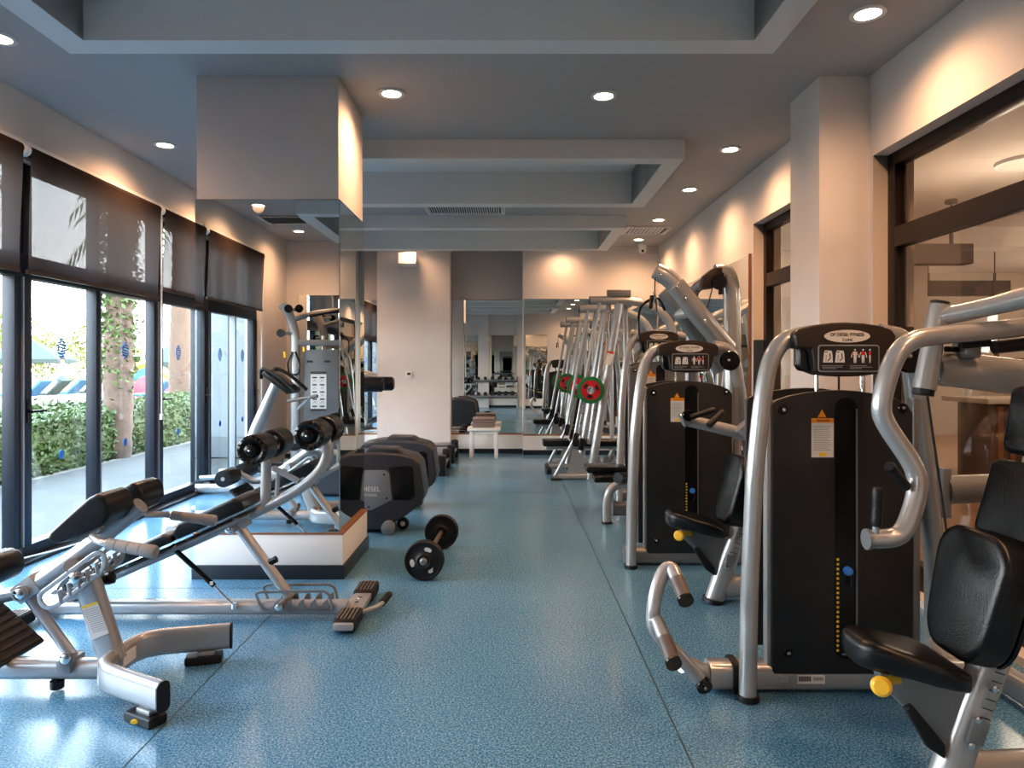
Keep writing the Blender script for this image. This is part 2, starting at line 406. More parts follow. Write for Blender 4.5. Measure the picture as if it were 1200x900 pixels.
# sliding doors
posts = [-.36, 1.05, 2.82, 4.60, 6.38, 8.16, 9.75]
GX = -3.28
def logo(c, w, parent):
    m = MB()
    for k in range(7):
        z = c[2]+.063-k*.021; ww = w*(.45,.8,1,.85,1,.8,.5)[k]
        pts = []
        for j in range(9):
            t = j/8-.5; pts.append(V((c[0], c[1]+t*ww, z+.005*math.sin(t*7+k))))
        top = [p+V((0,0,.0065)) for p in pts]; bot = [p-V((0,0,.0065)) for p in reversed(pts)]
        m.prism(top+bot, (.002,0,0))
    m.build('sticker', 'bluestick', parent)
nd = 0
for i in range(len(posts)-1):
    y0, y1 = posts[i], posts[i+1]; nd += 1
    mid = y0+(y1-y0)*.475
    fr = MB()
    for y, w in ((y0+.045,.09),(y1-.045,.06),(mid,.045)):
        fr.span(GX-.045, GX+.04, y-w/2, y+w/2, .02, 2.66)
    fr.span(GX-.05, GX+.045, y0, y1, .0, .10); fr.span(GX-.05, GX+.045, y0, y1, 1.90, 2.05); fr.span(GX-.04, GX+.04, y0, y1, 2.62, 2.66)
    o = fr.build(f'door_{nd}', 'darkframe', bevel=.003)
    struct(o, f'dark framed sliding glass door, bay {["at the far left behind the camera","second from the wall behind the camera","third from the wall behind the camera","with the first palm behind it","with the second palm, partly behind the column","farthest back behind the column"][i]}', 'door')
    ed = MB()
    ed.span(GX-.02, GX+.048, mid+.024, mid+.034, .1, 1.9); ed.span(GX-.03, GX+.052, y0-.012, y0+.001, .1, 1.9)
    ed.build('frame_edge', 'doorside', o)
    for (a, b) in ((y0+.09, mid-.022), (mid+.034, y1-.07)):
        g = MB().span(GX-.004, GX+.002, a, b, .1, 1.9); go = g.build('pane', 'glass', o)
        logo((GX+.003, (a+b)/2, 1.44), .11, go)
        MB().prism([p for p in [V((GX+.003, (a+b)/2+.03*math.cos(k*math.pi/4), .66+.035*math.sin(k*math.pi/4))) for k in range(8)]], (.002,0,0)).build('sticker', 'bluestick', go)
    each(MB().span(GX-.004, GX+.002, y0+.09, mid-.022, 2.05, 2.62).span(GX-.004, GX+.002, mid+.034, y1-.07, 2.05, 2.62), 'upper_pane', 'glass', o)
    MB().cyl((GX+.04, y0+.05, 1.0), (GX+.08, y0+.05, 1.0), .009).cyl((GX+.08, y0+.04, 1.0), (GX+.08, y0+.17, 1.0), .009).span(GX+.038, GX+.046, y0+.035, y0+.065, .92, 1.08).build('door_handle', 'blackgloss', o)
struct(MB().span(XL-.19, XL+.03, OY0, OY1, 0, .022).build('trim_11', 'darkframe', bevel=.004), 'dark threshold rail under the sliding doors')
struct(MB().span(XL-.06, XL+.012, OY0-.05, OY0, 0, 2.66).build('trim_12', 'white'), 'white jamb at the end of the sliding doors')
# thin white hose/cord lying by the threshold
tag(MB().tube([P(24,655,4.45),P(60,646,4.6),P(92,637,4.75),P(135,622,5.0)], .006, n=8).build('white_cable','plasticw'), 'thin white cable lying along the door threshold', 'cable')

# roller blinds
bl = [(-.28,1.39,2.0),(1.39,2.92,1.92),(2.92,4.44,1.905),(4.44,6.18,1.905),(6.18,7.92,1.985),(7.92,9.62,1.985)]
blab = ['roller blind at the far end behind the camera, seen in the column mirror','roller blind second from the wall behind the camera','brown roller blind cut off by the left edge of the picture','wide brown roller blind above the door with the palm, second from left','brown roller blind right beside the column edge','brown roller blind behind the mirrored column']
BX = XL+.05
for i, (a, b, zb) in enumerate(bl):
    t = root('roller_blind', blab[i], 'blind', (BX, (a+b)/2, zb), 'brown roller blinds over the sliding doors')
    MB().cyl((BX, a+.03, 2.70), (BX, b-.03, 2.70), .036).build('roller_tube', 'blind', t)
    MB().span(BX-.045, BX-.005, a+.01, b-.01, 2.735, 2.765).cyl((BX,a+.006,2.70),(BX,a+.03,2.70),.042).cyl((BX,b-.03,2.70),(BX,b-.006,2.70),.042).build('bracket', 'plasticw', t)
    m = MB(); ny, nz = 60, 10; vs = []; fs = []
    for j in range(nz+1):
        for k in range(ny+1):
            y = a+.035+(b-a-.07)*k/ny; q = j/nz
            x = BX+.034-.028*q+.006*q*math.sin(y*9+q*3+i)*(.3+q)+.004*q*math.sin(y*23+q*5)
            vs.append((x, y, 2.69-(2.69-zb-.02)*q))
    for j in range(nz):
        for k in range(ny):
            p = j*(ny+1)+k; fs.append((p, p+1, p+ny+2, p+ny+1))
    m.add(vs, fs); m.build('fabric', 'blind', t)
    MB().span(BX-.006, BX+.014, a+.035, b-.035, zb, zb+.028).build('bottom_bar', 'brownplast', t)
    if i == 3:
        MB().tube([(BX+.03, b-.012, 2.70),(BX+.03, b-.012, .87)], .0025, n=6).tube([(BX+.03, b-.035, 2.70),(BX+.03, b-.025, .87)], .0025, n=6).build('pull_chain', 'plasticw', t)
        MB().span(BX+.018, BX+.042, b-.034, b-.006, .83, .88).build('chain_weight', 'plasticw', t, bevel=.006)

# right windows
def rwin(n, w, label, mids=()):
    y0,y1,z0,z1 = w; x0, x1 = XR+.09, XR+.16
    m = MB().slab('x', x0, x1, y0, y1, z0, z1, [(y0+.075,y1-.075,z0+.14,2.02),(y0+.075,y1-.075,2.14,z1-.075)])
    for q in mids: m.span(x0, x1, q-.03, q+.03, z0, 2.02)
    o = m.build(f'window_{n}', 'brownframe', bevel=.006); struct(o, label, 'window')
    MB().span(x0+.03, x0+.036, y0+.07, y1-.07, z0+.1, 2.04).span(x0+.03, x0+.036, y0+.07, y1-.07, 2.12, z1-.07).build('pane', 'glass2', o)
rwin(1, W1, 'large dark brown framed interior window at the right, looking into the lobby')
rwin(2, W2, 'dark brown framed interior window beyond the right pillar')

# ---- lobby behind the glass
struct(MB().span(XR+.25, 13, -2, 16, -.12, 0).build('floor_lobby', 'woodfloor'), 'brown wood floor of the lobby')
struct(MB().span(XR+.25, 13, -2, 16, 3.09, 3.2).build('ceiling_lobby', 'rceil'), 'beige lobby ceiling')
struct(MB().span(XR+.25, 13, 13.2, 13.4, 0, 3.1).build('wall_lobby_back', 'rwall'), 'beige far wall of the lobby')
struct(MB().span(12.8, 13, -2, 16, 0, 3.1).build('wall_lobby_right', 'rwall'), 'beige side wall of the lobby')
struct(MB().span(XR+.25, 13, -2.2, -2, 0, 3.1).build('wall_lobby_front', 'rwall'), 'beige near wall of the lobby')
struct(MB().span(3.55, 5.2, 8.6, 9.2, 0, 3.09).build('wall_lobby_pier', 'rwall'), 'beige pier standing in the lobby')
struct(MB().span(5.3, 12.8, 8.8, 9.2, 2.83, 3.09).build('trim_13', 'rceil'), 'beige lobby ceiling beam')
def pendant(x, y, w, zc, h, stems, label):
    t = root('pendant_lamp', label, 'lamp', (x, y, zc-h/2))
    MB().span(x-w/2, x+w/2, y-.09, y+.09, zc-h/2, zc+h/2).build('lamp_shade', 'shade', t, bevel=.004)
    s = MB()
    for q in stems: s.cyl((x+q,y,zc+h/2), (x+q,y,3.08), .008, n=8); s.cyl((x+q,y,zc+h/2),(x+q,y,zc+h/2+.12),.02,n=10); s.cyl((x+q,y,3.05),(x+q,y,3.088),.06,n=14)
    s.build('stem', 'shade', t)
pendant(4.58, 7.4, .66, 2.50, .21, (.15,), 'brown rectangular pendant lamp seen through the window, upper and nearer of the two')
pendant(6.80, 10.4, 1.36, 2.48, .22, (-.5,.5), 'long brown rectangular pendant lamp seen through the window, lower one')
ct = root('reception_counter', 'dark wooden reception counter beyond the interior window', 'counter', (5.2,5.6,0))
m = MB().span(4.6,8.2,6.6,7.1,0,.95)
m.build('counter_body', 'counter', ct, bevel=.01); MB().span(4.5,8.3,6.5,7.2,.95,1.0).build('counter_top', 'rwall', ct, bevel=.005)
m = MB()
for k in range(30): m.span(4.65+k*.12, 4.70+k*.12, 6.575, 6.6, .05, .92)
m.build('slat', 'wood', ct)
for k, (x, z) in enumerate(((8.2,1.75),(9.8,1.75))):
    t = root('framed_picture', ['brown framed picture on the lobby wall, left one','brown framed picture on the lobby wall, right one'][k], 'picture', (x,13.17,z-.3))
    MB().slab('y', 13.15, 13.19, x-.55, x+.55, z-.35, z+.35, [(x-.48,x+.48,z-.28,z+.28)]).build('frame', 'counter', t)
    MB().span(x-.48,x+.48,13.17,13.19,z-.28,z+.28).build('picture', 'rceil', t)
for k, x in enumerate((5.7, 6.5)):
    t = root('armchair', ['beige lobby armchair, left one beyond the window','beige lobby armchair, right one beyond the window'][k], 'armchair', (x,4.6,0), 'lobby armchairs')
    MB().span(x-.3,x+.3,4.3,4.9,.2,.45).build('seat','rceil',t,bevel=.03); MB().span(x-.3,x+.3,4.85,5.0,.2,.85).build('backrest','rceil',t,bevel=.03)
    MB().span(x-.37,x-.28,4.3,5.0,.12,.6).build('armrest','rceil',t,bevel=.02); MB().span(x+.28,x+.37,4.3,5.0,.12,.6).build('armrest','rceil',t,bevel=.02)
    for sx in (-.3,.3):
        for y in (4.36,4.92): MB().cyl((x+sx,y,0),(x+sx,y,.14),.02,n=10).build('leg','counter',t)

# ---- ceiling lights
def downlight(x, y, label, ef=1.):
    t = root('ceiling_downlight', label, 'light', (x,y,ZC-.012), 'round recessed ceiling downlights')
    MB().lathe([(.062,.0),(.086,.0),(.086,.010),(.062,.010),(.062,0)], (x,y,ZC-.011), (0,0,1)).build('trim_ring', 'plasticw', t)
    MB().lathe([(0,.006),(.063,.006)], (x,y,ZC-.013), (0,0,1)).build('diffuser', 'led', t)
    l = bpy.data.lights.new('downlight_lamp', 'SPOT'); l.energy = LE*ef; l.color = (1,.56,.30); l.spot_size = R(158); l.spot_blend = 1; l.shadow_soft_size = .06
    o = bpy.data.objects.new('downlight_lamp', l); C.objects.link(o); o.parent = t; o.location = (0,0,-.02)
LE = 60
wh = ['behind the camera','beside the camera','at the near end','over the first bays','']
for k, y in enumerate((-.6,.86,2.3,3.75,5.56,7.0,8.4,9.68)):
    downlight(-2.77, y, 'window side downlight, ' + ['behind the camera and second seen in the column mirror','behind the camera and first seen in the column mirror','third from the wall behind the camera','fourth, just outside the left edge','just left of the mirrored column','hidden behind the column','second behind the column','last one behind the column'][k])
for k, y in enumerate((-.6,.8,2.0,3.49,5.67,6.95,8.39,9.68)):
    downlight(1.81, y, 'right wall downlight, ' + ['first behind the camera','second behind the camera','third, just above the camera','nearest one in the top right corner','second one in the picture from the right edge','third from the right edge','fourth, near the square vent','last one, nearest the dome camera'][k])
downlight(.78, 10.02, 'downlight above the back wall mirror, hidden by the farthest coffer', .4)
downlight(-1.42, 9.96, 'downlight above the plain pilaster, hidden by the farthest coffer', .4)
downlight(-.77, 4.51, 'downlight right beside the top of the mirrored column')
downlight(.62, 4.55, 'single downlight between the first two coffers, over the aisle')
# vents
def vent(x0,x1,y0,y1,label,n=7):
    t = root('ceiling_vent', label, 'vent', ((x0+x1)/2,(y0+y1)/2,ZC-.02))
    MB().slab('z', ZC-.016, ZC, x0,x1,y0,y1, [(x0+.05,x1-.05,y0+.05,y1-.05)]).build('frame', 'plasticw', t, bevel=.003)
    MB().span(x0+.05,x1-.05,y0+.05,y1-.05, ZC-.003, ZC).build('backing', 'ink', t)
    m = MB(); s = (x1-x0-.1)/n/1.4
    for k in range(int(n*1.4)):
        x = x0+.06+k*s; m.box((x+s/2,(y0+y1)/2,ZC-.010), (s*.6,y1-y0-.1,.003), Matrix.Rotation(R(35),3,'Y'))
    m.build('louvre', 'plasticw', t)
vent(-.95,-.05,7.55,8.08, 'long white air conditioning cassette between the second and third coffers', 22)
vent(1.5,2.08,8.80,9.28, 'square slatted ceiling vent by the right wall')
vent(-3.0,-2.45,-.16,.32, 'square slatted ceiling vent by the windows, seen in the column mirror')
t = root('dome_camera', 'small white dome security camera in the far right ceiling corner', 'camera', (1.93,10.05,2.955))
MB().lathe([(0,.135),(.06,.135),(.06,.09),(.045,.07)], (1.93,10.05,2.955), (0,0,1)).build('base','plasticw',t)
MB().lathe([(0,0),(.03,.006),(.05,.03),(.052,.06),(.045,.075)], (1.93,10.05,2.955), (0,0,1)).build('dome','plasticw',t)
MB().lathe([(0,-.004),(.022,0),(.022,.01)], (1.93,10.0,2.98), (0,1,0)).build('lens','blackgloss',t)
t = root('wall_speaker', 'cream wall speaker on a bracket high on the plain pilaster', 'speaker', (-1.49,10.12,2.80))
MB().box((-1.49,10.12,2.87),(.26,.16,.18), Matrix.Rotation(R(-12),3,'X')).build('cabinet','plasticw',t,bevel=.02)
MB().cyl((-1.56,10.2,2.92),(-1.56,10.29,2.98),.012,n=10).build('bracket','silver2',t)
t = root('thermostat', 'small white thermostat with dark display on the plain pilaster', 'thermostat', (-1.495,10.27,1.15))
MB().span(-1.54,-1.45,10.262,10.28,1.14,1.23).build('case','plasticw',t,bevel=.004)
MB().span(-1.52,-1.47,10.258,10.262,1.18,1.215).build('display','ink',t)

# ================================================================== MACHINES
def bolt(m, p, r, axis=(0,-1,0), h=.006):
    m.lathe([(0,h),(r*.5,h),(r,h*.6),(r,0)], p, axis, 14); return m

def pad_prism(poly, d, name, parent, bevel=.025, m='vinyl'):
    return MB().prism(poly, d).build(name, m, parent, bevel=bevel, seg=4, ang=60)

def press_tower(t, T, hs=1.0, lever=False, sm_='shroud'):
    """weight tower: silver arch, charcoal shroud with slot, console with badge"""
    def Q(px, py, Y, dy=0):
        p = P(px, py, Y); return V((p.x, p.y+dy, p.z*hs))+T
    def pl(pxs, Y, th):
        return MB().prism([Q(a,b,Y) for a,b in pxs], (0,th,0))
    MB().tube([Q(876,819,2.70),Q(878,700,2.70),Q(884,560,2.70),Q(892,480,2.71),Q(900,428,2.72),Q(915,399,2.73),Q(940,393,2.74)], .0345, n=18, fillet=.07).build('frame_upright','silver',t)
    MB().tube([Q(1030,392,2.80),Q(1058,396,2.80),Q(1070,425,2.81),Q(1082,540,2.9),V((1.86,3.02,.45*hs))+T,V((1.91,3.1,.01))+T], .043, n=18, fillet=.07).build('frame_upright','silver',t)
    each(MB().cyl(V((.9303,2.70,0))+T, V((.9303,2.70,.022))+T, .044).cyl(V((1.91,3.1,0))+T, V((1.91,3.1,.022))+T, .05), 'rubber_foot', 'rubber', t)
    b = MB().tube([V((.80 if lever else .90,2.79,.062))+T, V((1.86,2.79,.062))+T], 0, prof=(.10,.108,.03), up=(0,0,1)).tube([V((1.80,2.79,.06))+T, V((1.91,3.1,.06))+T], 0, prof=(.08,.10,.03), up=(0,0,1))
    b.build('base_beam','silver2' if not lever else 'silver',t)
    # shroud
    top = [(905,474),(910,469),(925,464),(945,460),(965,458),(985,457),(1005,458),(1030,462),(1050,467),(1064,474),(1070,484)]
    MB().prism([Q(a,b_,2.74) for a,b_ in top]+[V((Q(1070,787,2.74).x,2.74+T.y,.075)),V((Q(905,787,2.74).x,2.74+T.y,.075))], (0,.03,0)).build('shroud',sm_,t,bevel=.008)
    MB().prism([Q(a,b_,2.74,.30) for a,b_ in top]+[V((Q(1070,787,2.74).x,3.04+T.y,.075)),V((Q(905,787,2.74).x,3.04+T.y,.075))], (0,.03,0)).build('rear_shroud','shroud',t,bevel=.008)
    x0 = P(898,0,2.76).x+T.x; zt = Q(0,468,2.76).z
    MB().span(x0,x0+.028,2.752+T.y,2.80+T.y,.09,zt).build('side_strip','silver',t,bevel=.006)
    MB().span(x0+.60,x0+.628,2.78+T.y,2.82+T.y,.09,zt).build('side_strip','silver2',t,bevel=.006)
    st = MB()
    for k in range(16): st.span(1.16+T.x,1.52+T.x,2.84+T.y,2.98+T.y,.14+k*.043,.14+k*.043+.040)
    st.build('weight_stack','blackgloss',t,bevel=.002)
    # slot
    sx0, sx1 = P(980,0,2.73).x+T.x, P(1005,0,2.73).x+T.x
    sl = MB().prism([p for p in rrect(sx0,sx1,Q(0,772,2.74).z,Q(0,466,2.74).z,.040,2.7365+T.y,7)], (0,.004,0)).build('weight_slot','blackgloss',t)
    MB().cyl(((sx0+sx1)/2-.02,2.733+T.y,Q(0,770,2.74).z+.015),((sx0+sx1)/2+.02,2.733+T.y,Q(0,770,2.74).z+.015),.006,n=8).build('slot_bar','chrome',sl)
    MB().span(sx1-.004,sx1,2.728+T.y,2.738+T.y,Q(0,770,2.74).z+.04,Q(0,470,2.74).z-.03).build('slot_edge','silver2',sl)
    tk = MB()
    for k in range(20): 
        z = Q(0,655+k*5.6,2.74).z; tk.span(sx0+.004,sx0+.013,2.7335+T.y,2.7365+T.y,z-.005,z+.004)
    tk.build('weight_scale','yellowink',sl)
    pc = Q(995,670,2.72)
    MB().cyl(pc, pc+V((0,.02,0)), .017).cyl(pc+V((0,-.006,0)), pc, .012).build('selector_pin','blue',sl)
    MB().tube([pc, pc+V((.012,-.002,-.03)), pc+V((.006,0,-.06))], .0025, n=6, fillet=.02).build('pin_cord','ink',sl)
    for a, b_ in ((918,480),(1058,478),(924,765),(1058,765)):
        c = Q(a,b_,2.7385); MB().lathe([(0,.004),(.016,.004),(.019,.0)], c, (0,-1,0),18).build('screw_cap','blackgloss',t)
        bolt(MB(), c+V((0,-.004,0)), .007).build('screw','chrome',t)
    # label
    lb = pl([(951,490),(977,490),(977,536),(951,536)], 2.7375, .002).build('warning_label','paper',t)
    pl([(951,490),(977,490),(977,495.5),(951,495.5)], 2.7365, .001).build('label_header','orange',lb)
    pl([(963.5,480),(958.5,489),(968.5,489)], 2.7365, .003).build('warning_triangle','orange',lb)
    pl([(960,530.5),(968.5,530.5),(968.5,534.5),(960,534.5)], 2.7365, .001).build('label_patch','yellowink',lb)
    ln = MB()
    for k in range(14):
        y = 499+k*2.15; e = 975-(k*7 % 5); ln.prism([Q(953,y,2.7368),Q(e,y,2.7368),Q(e,y+.7,2.7368),Q(953,y+.7,2.7368)], (0,.0004,0))
    ln.build('label_text','lineink',lb)
    text('WARNING', .011, Q(965,493,2.7362), 'ink', lb)
    # rods
    for a, r in ((957,.0075),(983,.004),(1011,.0095)):
        MB().cyl(Q(a,462,2.80), Q(a,434,2.80), r, n=10).build('guide_rod','chrome' if r > .005 else 'ink',t)
    # console
    out = [(931,392),(937,385),(955,380.5),(975,378),(992,377.5),(1012,378.5),(1032,381.5),(1046,386),(1051,393),(1050,408),(1041,409),(1036,432),(1030,438),(1010,441),(985,441.5),(965,439.5),(955,436),(951,409),(933,407)]
    cs = pl(out, 2.66, .12).build('console','brownplast',t,bevel=.012,seg=3)
    pl([(938,404),(953,404),(955,437),(942,434),(938,428)], 2.70, .07).build('console_side','blackgloss',cs,bevel=.006)
    MB().prism(oval(Q(993,394,2.655), .088, .0245*hs), (0,.008,0)).build('badge','badge',cs)
    text('DF DIESEL FITNESS', .0185, Q(993,392.2,2.6545), 'ink', cs, sx=.85)
    text('T-LINE', .014, Q(993,398.4,2.6545), 'ink', cs)
    a, b_ = Q(958.5,436,2.658), Q(1030.5,404,2.658)
    MB().prism(rrect(a.x,b_.x,a.z,b_.z,.012,2.657+T.y), (0,.004,0)).build('plate_border','lineink',cs)
    MB().prism(rrect(a.x+.005,b_.x-.005,a.z+.005,b_.z-.005,.009,2.6555+T.y), (0,.004,0)).build('instruction_plate','ink',cs)
    ic = MB(); 
    for cx in (970.5, 984.5):
        ic.prism([Q(cx-6,424.8,2.6548),Q(cx-4.8,413,2.6548),Q(cx-3.5,410.5,2.6548),Q(cx+4,411,2.6548),Q(cx+5,415,2.6548),Q(cx+5.6,424.8,2.6548)], (0,.0004,0))
    ic.build('machine_icon','whiteink',cs)
    ik = MB()
    for cx in (970.5, 984.5):
        ik.tube([Q(cx-.5,423,2.6544),Q(cx+2.5,420,2.6544),Q(cx+2,414,2.6544)], .0018, n=5, fillet=0); ik.tube([Q(cx-3.5,413,2.6544),Q(cx-1,412,2.6544)], .0018, n=5, fillet=0)
        ik.tube([Q(cx-2.6,423,2.6544),Q(cx-2.2,416,2.6544)], .0008, n=5, fillet=0)
    ik.build('icon_detail','ink',cs)
    fg = MB(); fr_ = MB()
    for j, cx in enumerate((1002.0, 1011.5, 1019.5)):
        w = 1.0 if j < 2 else .55
        fg.prism(oval(Q(cx,410,2.6548), .0032, .0040), (0,.0004,0))
        (fg if j == 0 else fr_).prism([Q(cx-2.6*w,412,2.6548),Q(cx+2.6*w,412,2.6548),Q(cx+2.1*w,416.2,2.6548),Q(cx-2.1*w,416.2,2.6548)], (0,.0004,0))
        fg.prism([Q(cx-1.6*w,416.2,2.6548),Q(cx+1.6*w,416.2,2.6548),Q(cx+1.8*w,419,2.6548),Q(cx+1.4*w,425.3,2.6548),Q(cx+.4*w,425.3,2.6548),Q(cx,420,2.6548),Q(cx-.4*w,425.3,2.6548),Q(cx-1.4*w,425.3,2.6548),Q(cx-1.8*w,419,2.6548)], (0,.0004,0))
        if j < 2:
            for s in (-1,1): fg.tube([Q(cx+s*2.6,412.6,2.6546),Q(cx+s*3.7,416,2.6546),Q(cx+s*4.2,419,2.6546)], .0016, n=5, fillet=0)
            if j == 0:
                for s in (-1,1): fr_.tube([Q(cx+s*2.6,412.4,2.6544),Q(cx+s*3.3,414.6,2.6544)], .0020, n=5, fillet=0)
    fg.build('body_icon','whiteink',cs); fr_.build('muscle_highlight','redink',cs)
    tx = MB()
    for k, (u, w) in enumerate(((963,988),(963,987),(964,980),(996,1016),(996,1022),(996,1010))):
        y = 428.2+(k % 3)*1.7; tx.prism([Q(u,y,2.6548),Q(w,y,2.6548),Q(w,y+.7,2.6548),Q(u,y+.7,2.6548)], (0,.0004,0))
    tx.build('plate_text','lineink',cs)
    pc = Q(1061,417,2.73)
    MB().lathe([(0,.03),(.060,.03),(.064,.022),(.056,.015),(.064,.008),(.060,0),(0,0)], pc+V((.012,0,-.004)), (0,-1,0)).build('pulley','blackgloss',t)
    bolt(MB(), pc+V((0,-.03,0)), .009).build('pulley_bolt','chrome',t)

def seat_unit(t, T, tall=True):
    def W(x,y,z): return V((x,y,z))+T
    # post, plus floor foot
    MB().tube([W(1.27,2.05,.0),W(1.335,2.05,.19),W(1.45,2.05,.50),W(1.50,2.05,.66)], 0, prof=(.085,.105,.04), up=(1,0,0), fillet=.02).build('seat_post','silver',t)
    MB().cyl(W(1.27,2.05,0), W(1.275,2.05,.022), .062).build('rubber_foot','rubber',t)
    MB().tube([W(1.33,2.06,.085),W(2.02,2.12,.085)], 0, prof=(.09,.12,.04), up=(0,0,1)).build('base_beam','silver',t)
    MB().tube([W(1.96,2.12,.085),W(1.96,3.0,.06)], 0, prof=(.08,.10,.03), up=(0,0,1)).build('base_beam','silver2',t)
    rows = [(1.018,.034,.458,.020),(1.025,.068,.459,.036),(1.05,.086,.460,.045),(1.09,.104,.453,.046),(1.15,.120,.440,.040),(1.21,.134,.425,.040),(1.26,.136,.412,.038),(1.30,.122,.398,.034),(1.325,.090,.389,.026),(1.335,.050,.386,.012)]
    sv = []; sf = []; ns = 24
    for (x, hw, zc, hh) in rows:
        for k in range(ns):
            a = 2*math.pi*k/ns; ca, sa = math.cos(a), math.sin(a)
            sv.append(W(x, 2.065+hw*math.copysign(abs(ca)**.55, ca), zc+hh*math.copysign(abs(sa)**.6, sa)+.012*(abs(ca)**2)*(1 if sa > 0 else .3)))
    for i in range(len(rows)-1):
        for k in range(ns): sf.append((i*ns+k, i*ns+(k+1) % ns, (i+1)*ns+(k+1) % ns, (i+1)*ns+k))
    sf.append(tuple(range(ns))); sf.append(tuple((len(rows)-1)*ns+k for k in range(ns)))
    MB().add(sv, sf).build('seat','vinyl',t,ang=75)
    MB().prism([W(1.08,2.03,.43),W(1.12,2.03,.41),W(1.31,2.03,.37),W(1.375,2.03,.34),W(1.30,2.03,.13),W(1.25,2.03,.19),W(1.18,2.03,.28),W(1.10,2.03,.36)], (0,.05,0)).build('seat_bracket','silver2',t,bevel=.006)
    MB().prism([W(1.155,2.01,.30),W(1.175,2.01,.315),W(1.27,2.01,.20),W(1.27,2.01,.155),W(1.22,2.01,.19)], (0,.03,0)).build('adjust_lever','rubber',t,bevel=.008)
    MB().lathe([(0,.012),(.020,.012),(.028,.004),(.028,-.008),(0,-.01)], W(1.065,1.98,.385), (-.4,-.9,.2)).build('adjust_knob','yellow',t)
    MB().prism([W(1.065,1.99,.395),W(1.14,2.02,.40),W(1.15,2.02,.375),W(1.08,1.99,.378)], (0,.012,0)).build('knob_arm','yellow',t,bevel=.003)
    br = MB().box(W(1.352,1.995,.245), (.050,.010,.070), Matrix.Rotation(R(18),3,'Y'))
    br.build('clamp_plate','silver2',t,bevel=.003)
    for dx, dz in ((-.005,.04),(-.025,-.035),(.045,.13)): bolt(MB(), W(1.352+dx,1.988,.245+dz), .010).build('bolt','chrome',t)
    sc = MB()
    for k in range(7): sc.box(W(1.372+k*.009,1.996,.285+k*.026), (.030,.002,.003), Matrix.Rotation(R(18),3,'Y'))
    sc.build('height_scale','ink',t)
    def bp(x0,z0,x1,z1,w,th,yc,name='backrest',r=.05,bul=0.):
        # pad facing -X between (x0,z0) bottom and (x1,z1) top
        a = W(x0,yc,z0); b = W(x1,yc,z1); up = (b-a); h = up.length; up.normalize(); yy = V((0,1,0)); nn = up.cross(yy).normalized()
        if nn.x > 0: nn = -nn
        pts = []
        for cx, cz, a0 in ((w/2-r,h-r,0),(-w/2+r,h-r,90),(-w/2+r,r,180),(w/2-r,r,270)):
            for k in range(6):
                an = R(a0+18*k); pts.append(a+yy*(cx+r*math.cos(an))+up*(cz+r*math.sin(an)))
        # shaped width: narrower at the bottom
        if bul: pts = [p+yy*(-(p-a).dot(yy))*bul*(1-(p-a).dot(up)/h) for p in pts]
        MB().prism([p for p in pts], -nn*th).build(name,'vinyl',t,bevel=.022,seg=4,ang=70)
        MB().prism([p-nn*(th-.004) for p in pts], -nn*.012).build(name+'_board','blackgloss',t)
    bp(1.318,.435,1.405,.81,.33,.10,2.09,r=.10,bul=.22)
    if tall:
        bp(1.475,.775,1.545,1.015,.25,.065,2.09,name='upper_pad',r=.035)
        bp(1.555,1.03,1.59,1.245,.21,.06,2.09,name='head_pad',r=.035)
        MB().tube([W(1.50,2.09,.55),W(1.66,2.09,1.22),W(1.70,2.09,1.35)], 0, prof=(.05,.07,.02), up=(1,0,0), fillet=.03).build('back_post','silver',t)
    else:
        MB().tube([W(1.50,2.09,.55),W(1.56,2.09,.78)], 0, prof=(.05,.07,.02), up=(1,0,0)).build('back_post','silver',t)
    MB().cyl(W(1.46,1.93,.60),W(1.70,1.95,.60),.022).build('pad_bar','silver',t)

# --- machine 1 (right foreground)
Z0 = V((0,0,0))
m1 = root('chest_press_machine', 'large chest press machine in the right foreground with overhead silver arms and tall black backrest', 'gym machine', (1.3,2.6,0))
press_tower(m1, Z0, lever=True)
seat_unit(m1, Z0, True)
MB().tube([P(1235,372,2.30),P(1200,384,2.30),P(1120,391,2.28),P(1066,397,2.26),P(1045,422,2.25),P(1031,476,2.25),P(1037,497,2.25),P(1072,546,2.24),P(1077,572,2.23),P(1063,618,2.22),P(1050,631,2.22),P(1017,632,2.22)], .031, n=18, fillet=.075).build('press_arm','silver',m1)
MB().cyl(P(1018,632,2.22), P(1014.5,632,2.22), .0335).build('end_cap','silver2',m1)
def grip(p0, p1, r, parent, name='hand_grip', m='rubber', n=14):
    p0, p1 = V(p0), V(p1); d = (p1-p0)
    MB().lathe([(0,0),(r*.9,0),(r*1.12,.012),(r,.03),(r,d.length-.03),(r*1.1,d.length-.012),(r*.8,d.length),(0,d.length)], p0, d, n).build(name, m, parent)
grip(P(1029,572,2.20), P(1027,617,2.20), .016, m1); MB().cyl(P(1027,612,2.20),P(1026,628,2.21),.011).build('grip_stem','silver',m1)
grip(P(1042,546,2.12), P(1062,571,2.22), .016, m1)
MB().tube([P(1098,372,2.36),P(1140,364,2.3),P(1210,347,2.2),P(1260,335,2.12)], [.031,.031,.034,.036], n=18, fillet=.05).build('press_arm','silver',m1)
MB().cyl(P(1083,456,2.36), P(1101,357,2.36), .037, .031).build('pivot_sleeve','silver',m1)
each(MB().cyl(P(1081.5,463,2.36), P(1083,455,2.36), .033).cyl(P(1101,357.5,2.36), P(1101.8,353.5,2.36), .030), 'sleeve_cap', 'rubber', m1)
MB().tube([P(1092,432,2.40),P(1110,432,2.42),P(1200,443,2.42),P(1290,460,2.42)], [.048,.062,.064,.064], n=24, fillet=.02).build('pivot_tube','silver',m1)
MB().tube([P(1260,455,2.42),V((2.0,2.6,1.0)),V((2.04,3.0,.06))], .045, n=18, fillet=.1).build('rear_upright','silver',m1)
